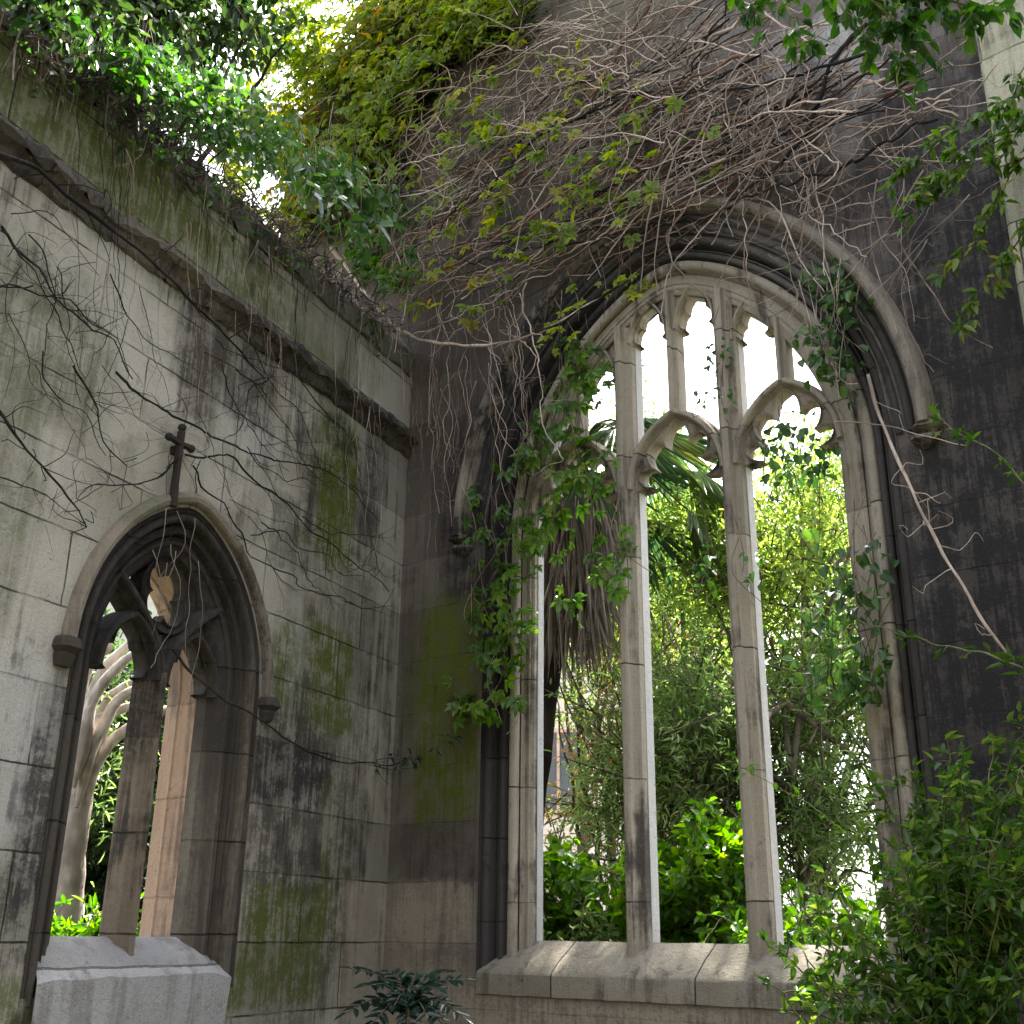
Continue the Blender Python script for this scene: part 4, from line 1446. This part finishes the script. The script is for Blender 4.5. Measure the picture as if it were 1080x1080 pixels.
# leafy masses of creeper
def mass(name, label, cat, fn, n, L, Wd, mat, seed, group=None, hang=.6, stems=40, stem_mat=STEM_BROWN, clus=7, cr=.05, side=None, palm=False):
    """leaves hung in small clusters; fn(rng) gives a cluster position"""
    rng = np.random.default_rng(seed)
    C = np.array([fn(rng) for _ in range(n)])
    root = empty(name, tuple(C.mean(0)), label, cat, group)
    P = np.repeat(C, clus, 0) + rng.normal(0, cr, (n * clus, 3))
    s = np.zeros(3) if side is None else np.asarray(side)
    D = rng.normal(0, .6, P.shape) + np.array([0, 0, -hang]) + s * .4
    U = np.array([0, 0, .8]) + s * .8 + rng.normal(0, .45, P.shape)
    sz = rng.uniform(.5, 1.15, len(P))
    var = np.clip(np.repeat(rng.random(n), clus) * .65 + rng.random(len(P)) * .4, 0, 1)
    if palm:
        m_ = max(1, int(round(clus * .40)))
        Cp = np.repeat(C, m_, 0) + rng.normal(0, cr, (n * m_, 3))
        N_ = nrm(s * .9 + np.array([0, 0, .45]) + rng.normal(0, .38, Cp.shape))
        Bd = np.array([0, 0, -hang]) + s * .35 + rng.normal(0, .45, Cp.shape)
        Bd = nrm(Bd - N_ * np.sum(Bd * N_, 1)[:, None])
        Sd_ = np.cross(Bd, N_)
        an = np.array([-1.75, -.85, 0, .85, 1.75])
        ls = np.array([.62, .88, 1.0, .88, .62])
        D = (Bd[:, None] * np.cos(an)[None, :, None] + Sd_[:, None] * np.sin(an)[None, :, None]).reshape(-1, 3) + rng.normal(0, .10, (len(Cp) * 5, 3))
        P = np.repeat(Cp, 5, 0)
        U = np.repeat(N_, 5, 0)
        size_ = np.repeat(rng.uniform(.5, 1.15, len(Cp)), 5) * np.tile(ls, len(Cp))
        sz = size_ * 1.05
        Wd = Wd * .74
        var = np.clip(np.repeat(rng.random(len(Cp)), 5) * .85 + rng.random(len(P)) * .15, 0, 1)
    polys = []
    for k in range(0, n, max(2, n // stems)):
        q = C[k]
        polys.append((smooth_path([q + rng.normal(0, .05, 3) + [0, 0, .30], q + rng.normal(0, .04, 3), q + rng.normal(0, .05, 3) - [0, 0, .15]], .05), .0022))
    V, Q = tubes(polys, 4)
    link('stems', np_mesh('stems', V, Q), stem_mat, root, world=True)
    foliage('leaves', mat, root, P, D, U, L * sz, Wd * sz, rng, var=var)
    return root


def poly_sampler(wlk, poly, d0, d1, dens=None):
    poly = np.array(poly, float)
    mn, mx = poly.min(0), poly.max(0)

    def inside(p):
        c = False
        j = len(poly) - 1
        for i in range(len(poly)):
            if (poly[i][1] > p[1]) != (poly[j][1] > p[1]) and p[0] < (poly[j][0] - poly[i][0]) * (p[1] - poly[i][1]) / (poly[j][1] - poly[i][1]) + poly[i][0]:
                c = not c
            j = i
        return c

    def fn(rng):
        while True:
            p = mn + (mx - mn) * rng.random(2)
            if inside(p) and math.sin(p[0] * .045 + 1.3) * math.sin(p[1] * .06 + p[0] * .02) + .75 > rng.random():
                if callable(wlk):
                    return wlk(p[0], p[1], rng.uniform(d0, d1))
                return on(wlk, p[0], p[1], rng.uniform(d0, d1))
    return fn


nR = tuple(NR)
nL = tuple(NL)
mass('leafy_creeper', 'yellow green creeper heaped on the wall end against the sky', 'creeper', poly_sampler('R', [(285, 25), (330, -30), (560, -40), (560, 15), (480, 40), (430, 95), (400, 165), (370, 230), (300, 235), (235, 200), (245, 120), (268, 60)], .02, .45), 1700, .072, .050, LF_YELL, 81, side=nR, palm=True, cr=.085, hang=1.0)
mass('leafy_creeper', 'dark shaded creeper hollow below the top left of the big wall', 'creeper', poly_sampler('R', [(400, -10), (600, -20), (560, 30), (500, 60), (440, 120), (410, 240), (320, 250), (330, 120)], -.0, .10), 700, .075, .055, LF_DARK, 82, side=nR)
mass('leafy_creeper', 'scattered yellow and orange creeper leaves among the bare stems', 'creeper', poly_sampler('R', [(380, 40), (520, 30), (700, 90), (760, 180), (560, 290), (490, 340), (420, 330), (380, 250)], .14, .36), 190, .085, .066, LF_YELL, 83, side=nR, palm=True, clus=5, cr=.045)
mass('leafy_creeper', 'green leaves trailing on the wall corner above the string course', 'creeper', poly_sampler('R', [(360, 200), (430, 225), (450, 260), (420, 300), (370, 290)], .1, .4), 60, .09, .07, LF_VINE, 84, side=nR, palm=True, clus=5)
mass('leafy_creeper', 'few creeper leaves along the dark stem over the left of the arch', 'creeper', poly_sampler('R', [(590, 310), (690, 285), (690, 310), (600, 360), (560, 380)], .12, .26), 14, .07, .055, LF_YELL, 85, side=nR, palm=True, clus=5, cr=.04)
# green growth on top of the left wall
mass('leafy_creeper', 'fresh green climber spilling over the coping of the left wall', 'creeper', poly_sampler('L', [(120, 55), (200, 65), (265, 110), (335, 165), (410, 205), (425, 240), (360, 235), (290, 190), (225, 130), (150, 95), (95, 70)], -.30, .16), 330, .080, .050, LF_CLIMB, 86, side=nL, clus=5, cr=.075)
mass('leafy_creeper', 'glossy pale shining leaves at the right end of the left wall top', 'creeper', poly_sampler('L', [(290, 170), (345, 165), (400, 215), (425, 250), (380, 250), (320, 215)], .05, .32), 40, .13, .085, LF_SILV, 87, side=nL, clus=3, cr=.06)
mass('leafy_creeper', 'little sprigs of green creeper dotted along the root covered wall top', 'creeper', poly_sampler('L', [(20, 50), (110, 85), (200, 165), (300, 255), (400, 335), (405, 365), (300, 285), (200, 200), (110, 130), (20, 75)], .02, .14), 60, .055, .036, LF_CLIMB, 186, side=nL, clus=5, cr=.04)
# hanging climber over the left jamb and first light of the big window
mass('leafy_creeper', 'dense green climber hanging across the left hand light of the big window', 'creeper', poly_sampler('R', [(545, 400), (600, 370), (640, 400), (640, 470), (660, 560), (655, 640), (600, 645), (565, 600), (540, 520)], -.12, .14), 84, .088, .060, LF_VINE, 88, side=nR, palm=True, clus=5, cr=.055)
mass('leafy_creeper', 'bright climber tresses falling beside the left jamb of the big window', 'creeper', poly_sampler('R', [(500, 520), (560, 540), (560, 640), (550, 740), (500, 770), (470, 740), (490, 640)], .02, .2), 62, .085, .060, LF_VINE, 89, side=nR, palm=True, clus=5, cr=.05)
mass('leafy_creeper', 'thin sprig of climber over the left springing of the big arch', 'creeper', poly_sampler('R', [(560, 400), (600, 360), (640, 375), (600, 470), (550, 500)], .0, .14), 24, .08, .055, LF_VINE, 90, side=nR, palm=True, clus=4, cr=.05)
# ivy on the right jamb
mass('ivy', 'ivy clump hanging from the right shoulder of the big arch', 'ivy', poly_sampler('R', [(850, 290), (890, 275), (905, 330), (900, 420), (870, 400), (850, 370)], .02, .18), 42, .065, .045, LF_BUSH, 91, side=nR, clus=5, cr=.04, stem_mat=STEM_PALE)
mass('ivy', 'dark ivy dangling in the head of the right hand light', 'ivy', poly_sampler('R', [(815, 450), (840, 440), (880, 470), (870, 540), (850, 560), (815, 540)], -.2, .02), 24, .07, .048, LF_BUSH, 92, side=nR, clus=5, cr=.045)
mass('ivy', 'dark round leaved ivy trailing down the right jamb of the big window', 'ivy', poly_sampler('R', [(855, 580), (915, 570), (935, 640), (920, 760), (870, 760), (830, 690), (840, 620)], -.06, .12), 46, .075, .050, LF_BUSH, 93, side=nR, clus=5, cr=.05)
mass('ivy', 'small dark ivy sprig on the second mullion at mid height', 'ivy', poly_sampler('R', [(735, 585), (800, 580), (800, 615), (740, 620)], -.1, .02), 7, .07, .045, LF_BUSH, 94, side=nR, clus=4, cr=.035)
mass('ivy', 'small ivy sprig high on the second mullion against the sky', 'ivy', poly_sampler('R', [(738, 350), (775, 350), (775, 430), (742, 430)], -.1, .0), 12, .045, .032, LF_BUSH, 95, side=nR, clus=4, cr=.03)
# leafy sprays in front of the right hand wall
sprays('creeper_spray', 'soft drooping leafy spray over the black wall at the upper right', 'creeper', [RP([(1095, 90), (1040, 120), (990, 150), (945, 190)], .5), RP([(1090, 130), (1030, 160), (980, 200), (955, 240)], .5), RP([(1095, 150), (1060, 200), (1035, 245), (1000, 290)], .45), RP([(1090, 230), (1060, 275), (1030, 320), (1005, 355)], .45), RP([(1090, 110), (1050, 170), (1010, 190), (960, 215)], .55), RP([(1090, 60), (1060, 120), (1040, 150), (1000, 170)], .55)], .004, STEM_BROWN, LF_VINE, 170, .072, .030, 96, side=nR, clump=4, droop=.8)
sprays('green_shoot', 'lime green shoot reaching left over the black wall below the label stop', 'creeper', [RP([(1095, 520), (1060, 490), (1015, 455), (975, 432)], .45)], .0045, STEM_GREEN, LF_BRIGHT, 60, .06, .02, 97, clump=3, droop=.1)
sprays('green_shoot', 'long leafy shoot reaching left across the jamb at mid height', 'creeper', [RP([(1095, 712), (1050, 695), (1000, 682), (950, 668), (905, 655)], .4)], .005, STEM_GREEN, LF_VINE, 45, .075, .03, 98, clump=3, droop=.1)
sprays('green_shoot', 'fine green shoot crossing the second mullion towards the bush', 'creeper', [RP([(985, 975), (930, 905), (880, 870), (820, 830), (775, 800)], .25)], .0035, STEM_GREEN, LF_VINE, 26, .06, .025, 99, clump=2)
sprays('green_shoot', 'little leafy twig sticking out of the wall corner', 'creeper', [RP([(395, 802), (430, 800), (455, 790), (475, 778)], .2)], .004, STEM_BROWN, LF_TEAL, 110, .05, .02, 100, clump=4)

# bare stems over the left wall
left_stems = [
    ('long black stem following the string course of the left wall', [(-10, 160), (40, 180), (75, 210), (110, 235), (160, 275), (215, 330), (280, 400)], .010, .12),
    ('black stem slanting from the left edge down to the small hood', [(-10, 425), (30, 475), (62, 515), (82, 540), (92, 556)], .007, .05),
    ('thin stem from the upper left ending above the small hood', [(78, 385), (100, 430), (112, 465), (135, 492)], .005, .04),
    ('arched dark stem from the cross to the left over the hood', [(188, 482), (165, 505), (125, 510), (98, 512), (78, 528)], .005, .05),
    ('dark stem running right from the cross into the moss', [(195, 480), (240, 482), (262, 500), (300, 530), (330, 560), (370, 590), (410, 622)], .0055, .05),
    ('longest dark stem crossing the pale blocks from upper left to the corner', [(120, 392), (160, 425), (215, 455), (270, 480), (340, 495), (370, 515), (400, 550)], .006, .05),
    ('stem slanting below the cross past the right of the hood', [(205, 490), (240, 545), (275, 590), (330, 622), (385, 640), (412, 640)], .0045, .06),
    ('stout wire like stem slanting across the small window mouldings', [(182, 686), (205, 712), (235, 738), (265, 752), (300, 778), (345, 800), (400, 806), (440, 800)], .006, .08),
    ('fine stem in the upper left crossing the pale stone', [(0, 240), (40, 285), (75, 330), (120, 360), (140, 400)], .006, .05),
    ('thin stem trailing diagonally over the upper left blocks', [(-10, 300), (30, 305), (70, 320), (115, 350), (135, 390)], .004, .05),
    ('thin stem dropping along the far left blocks', [(0, 240), (30, 280), (55, 320), (70, 355), (90, 400)], .004, .06),
    ('faint stem looping at the far left at mid height', [(-5, 505), (25, 515), (48, 520), (90, 555)], .003, .03),
    ('thin stem dangling down the dark patch right of centre', [(255, 350), (285, 400), (310, 430), (325, 460), (345, 500)], .004, .06),
    ('dark stem hugging the moss beside the wall corner', [(290, 370), (330, 420), (372, 470), (385, 540), (400, 600)], .0045, .07),
]
for i, (lab, pts, r_, d_) in enumerate(left_stems):
    woody('woody_creeper', lab, LP(pts, d_), r_, STEM_DARK, 1200 + i, None, wig=.006, twigs=14)
for i in range(46):
    t = rng.random()
    x = 60 + 350 * t
    y = 70 + 280 * t + rng.uniform(0, 60)
    ln = rng.uniform(60, 260)
    pts = [(x + rng.normal(0, 3), y + ln * k / 3) for k in range(4)]
    dk = int(rng.random() < .35)
    woody('hanging_creeper', 'hair thin %s %s strand hanging from the left wall coping %s' % ('short' if ln < 110 else 'long' if ln > 190 else 'medium', ['pale', 'dark'][dk], 'at the far left' if x < 130 else 'above the small window' if x < 220 else 'right of the cross' if x < 310 else 'near the wall corner'), LP(pts, rng.uniform(.06, .16)), .0018, [STEM_PALE, STEM_DARK][dk], 1300 + i, 'hair thin strands hanging on the left wall', wig=.005)
for i in range(8):
    x = rng.uniform(160, 235)
    y = rng.uniform(520, 600)
    ln = rng.uniform(60, 150)
    woody('hanging_creeper', 'one of the pale tendrils dangling inside the head of the small window', LP([(x, y), (x + rng.normal(0, 6), y + ln / 2), (x + rng.normal(0, 14), y + ln)], rng.uniform(.04, .10)), .002, STEM_PALE, 1400 + i, 'pale tendrils in the small window', wig=.005)

rs_ = np.random.default_rng(77)
for i in range(34):
    x = rs_.uniform(0, 330)
    y = 170 + x * .75 + rs_.uniform(10, 190)
    a = rs_.uniform(.2, 1.3) if rs_.random() < .75 else rs_.uniform(1.7, 2.7)
    pts = [(x, y)]
    for k in range(5):
        a += rs_.normal(0, .28)
        ln = rs_.uniform(16, 42)
        pts.append((min(405, pts[-1][0] + math.cos(a) * ln), pts[-1][1] + math.sin(a) * ln))
    woody('woody_creeper', '%s dark thread like creeper wandering over the left wall %s' % ('short' if pts[-1][1] - y < 60 else 'long', 'at the far left' if x < 90 else 'above the small hood' if x < 190 else 'right of the cross' if x < 270 else 'beside the moss patches'), LP(pts, rs_.uniform(.015, .05)), rs_.choice([.0018, .0026, .0034]), STEM_DARK, 1500 + i, 'dark thread like creepers on the left wall', wig=.008, twigs=7)

# ------------------------------------------------------------------ foreground plants
def px_bush():
    rng = np.random.default_rng(110)
    b = np.array(at(1010, 1200, 4.6))
    b[2] = 0
    paths = []
    ends = [(1085, 770), (1050, 800), (1000, 795), (960, 815), (930, 835), (1085, 840), (1020, 850), (980, 870), (900, 880), (930, 900), (870, 925), (960, 930), (1010, 930), (1070, 920), (840, 965), (890, 970), (930, 985), (990, 985), (1050, 990), (1085, 980), (810, 1000), (850, 1030), (880, 1045), (930, 1040), (980, 1050), (1040, 1040), (1085, 1030), (900, 1010),
            (960, 1010), (1010, 1015), (1060, 880), (1000, 830), (1085, 800), (1035, 890), (1120, 860), (1120, 950), (965, 850), (985, 900), (1100, 900), (1040, 960)]
    for i, (x, y) in enumerate(ends):
        h = 4.6 + rng.uniform(-.45, .45)
        e = np.array(at(x, y, h))
        m1 = b + (e - b) * [.25, .25, .72] + rng.normal(0, .05, 3)
        paths.append([b + rng.normal(0, .04, 3) * [1, 1, 0], m1, e * .7 + m1 * .3 + [0, 0, .06], e])
    for k in range(26):
        j = rng.integers(0, len(ends))
        e = np.array(at(ends[j][0] + rng.normal(0, 30), max(790, ends[j][1] + rng.normal(25, 25)), 4.6 + rng.uniform(-.3, .3)))
        m1 = b + (e - b) * [.35, .35, .8] + rng.normal(0, .05, 3)
        paths.append([b, m1, e])
    return sprays('large_bush', 'large glossy green bush spreading over the sill at the lower right', 'bush', paths, .007, STEM_GREEN, LF_BUSH2, 105, .056, .027, 111, clump=4, tipbias=True, off=.05, parent_loc=b, droop=.15)


px_bush()


def pinnate_shrub(label, x, y, h, fronds, seed):
    """mahonia like rosette: arching fronds with paired spiny leaflets"""
    rng = np.random.default_rng(seed)
    b = np.array(at(x, y, h))
    c = b.copy()
    b[2] = 0
    root = empty('pinnate_shrub', tuple(b), label, 'shrub')
    V, Q = tubes([(smooth_path([b, c], .1, .004, rng), .012)], 6)
    link('stem', np_mesh('stem', V, Q), BARK_GREY, root, world=True)
    for (ex, ey, dh) in fronds:
        e = np.array(at(ex, ey, h + dh))
        m_ = (c + e) / 2 + [0, 0, .05]
        p = smooth_path([c, m_, e], .02)
        V, Q = tubes([(p, np.linspace(.004, .002, len(p)))], 4)
        f = link('frond', np_mesh('frond', V, Q), STEM_BROWN, root, world=True)
        T = nrm(np.gradient(p, axis=0))
        P, D, U = [], [], []
        up = np.array([0, -.3, 1.0])
        n = 9
        for i in range(n):
            k = int((.15 + .85 * i / n) * (len(p) - 1))
            sd_ = nrm(np.cross(T[k], up))
            for s_ in (-1, 1):
                P.append(p[k])
                D.append(sd_ * s_ + T[k] * .55 + rng.normal(0, .10, 3))
                U.append(up + rng.normal(0, .15, 3))
        P.append(p[-1]); D.append(T[-1]); U.append(up)
        foliage('leaflets', LF_TEAL, f, np.array(P), np.array(D), np.array(U), .075, .030, rng, fold=.18, curl=.1, var=np.clip(rng.random(len(P)) * .5 + (.45 if ex in (462,) else 0.1), 0, 1))


pinnate_shrub('dark blue green shrub with feathered leaves at the foot of the wall corner', 430, 1062, 5.9, [(372, 1022, -.1), (385, 1040, -.2), (366, 1068, -.15), (395, 1078, -.25), (468, 1026, -.1), (490, 1034, .05), (462, 1044, -.2), (488, 1072, -.2), (440, 1028, .1), (410, 1026, .1), (430, 1090, -.3), (475, 1092, -.2), (380, 1095, -.2), (452, 1075, -.3), (416, 1060, -.3)], 121)

# overhanging branches, upper right and upper left
def overhang(name, label, ends, h, mat, stem, seed, per_m, L, Wd, start, r0=.006, clump=4, droop=.9):
    paths = []
    for (x0, y0), pts in ends:
        paths.append([at(x0, y0, h + .1)] + [at(x, y, h) for x, y in pts])
    return sprays(name, label, 'branch', paths, r0, stem, mat, per_m, L, Wd, seed, clump=clump, off=.03, droop=droop, wig=.004)


overhang('overhanging_branch', 'bright green leafy branch hanging into the top right corner', [
    ((760, -60), [(775, -20), (790, 8), (810, 22)]), ((800, -60), [(820, -10), (835, 25), (845, 48)]), ((850, -60), [(880, -10), (905, 25), (925, 45)]),
    ((900, -70), [(930, 0), (940, 50), (948, 92)]), ((960, -70), [(960, 0), (965, 30), (985, 62)]), ((1000, -70), [(1010, -10), (1020, 12), (1045, 22)]), ((900, -70), [(910, -10), (950, 30), (960, 70)]), ((880, -50), [(950, -15), (1010, 5), (1060, 10)]), ((960, -70), [(975, -5), (1000, 30), (1010, 55)])],
    2.6, LF_OVER, STEM_GREEN, 131, 190, .055, .030, None)
tc_ = at(150, 45, 7.3)
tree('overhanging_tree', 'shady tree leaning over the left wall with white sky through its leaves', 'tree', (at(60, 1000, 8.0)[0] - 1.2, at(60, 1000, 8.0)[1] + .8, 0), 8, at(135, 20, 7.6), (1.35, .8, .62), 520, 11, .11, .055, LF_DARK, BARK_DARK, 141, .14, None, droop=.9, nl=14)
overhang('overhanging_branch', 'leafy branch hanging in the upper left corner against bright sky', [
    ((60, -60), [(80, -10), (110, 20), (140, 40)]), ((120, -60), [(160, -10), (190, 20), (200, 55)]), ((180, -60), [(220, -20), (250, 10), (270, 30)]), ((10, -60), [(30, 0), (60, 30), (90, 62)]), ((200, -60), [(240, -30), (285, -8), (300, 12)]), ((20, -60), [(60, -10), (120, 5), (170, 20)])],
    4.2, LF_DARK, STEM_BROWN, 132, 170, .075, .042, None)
mass('ferny_bush', 'bushy growth rooted on the coping at the far upper left', 'bush', poly_sampler('L', [(60, 20), (130, 50), (180, 85), (240, 140), (250, 165), (150, 100), (60, 48), (10, 12), (10, -10)], -.3, .10), 210, .09, .05, LF_OVER, 142, side=nL, clus=5, cr=.07)
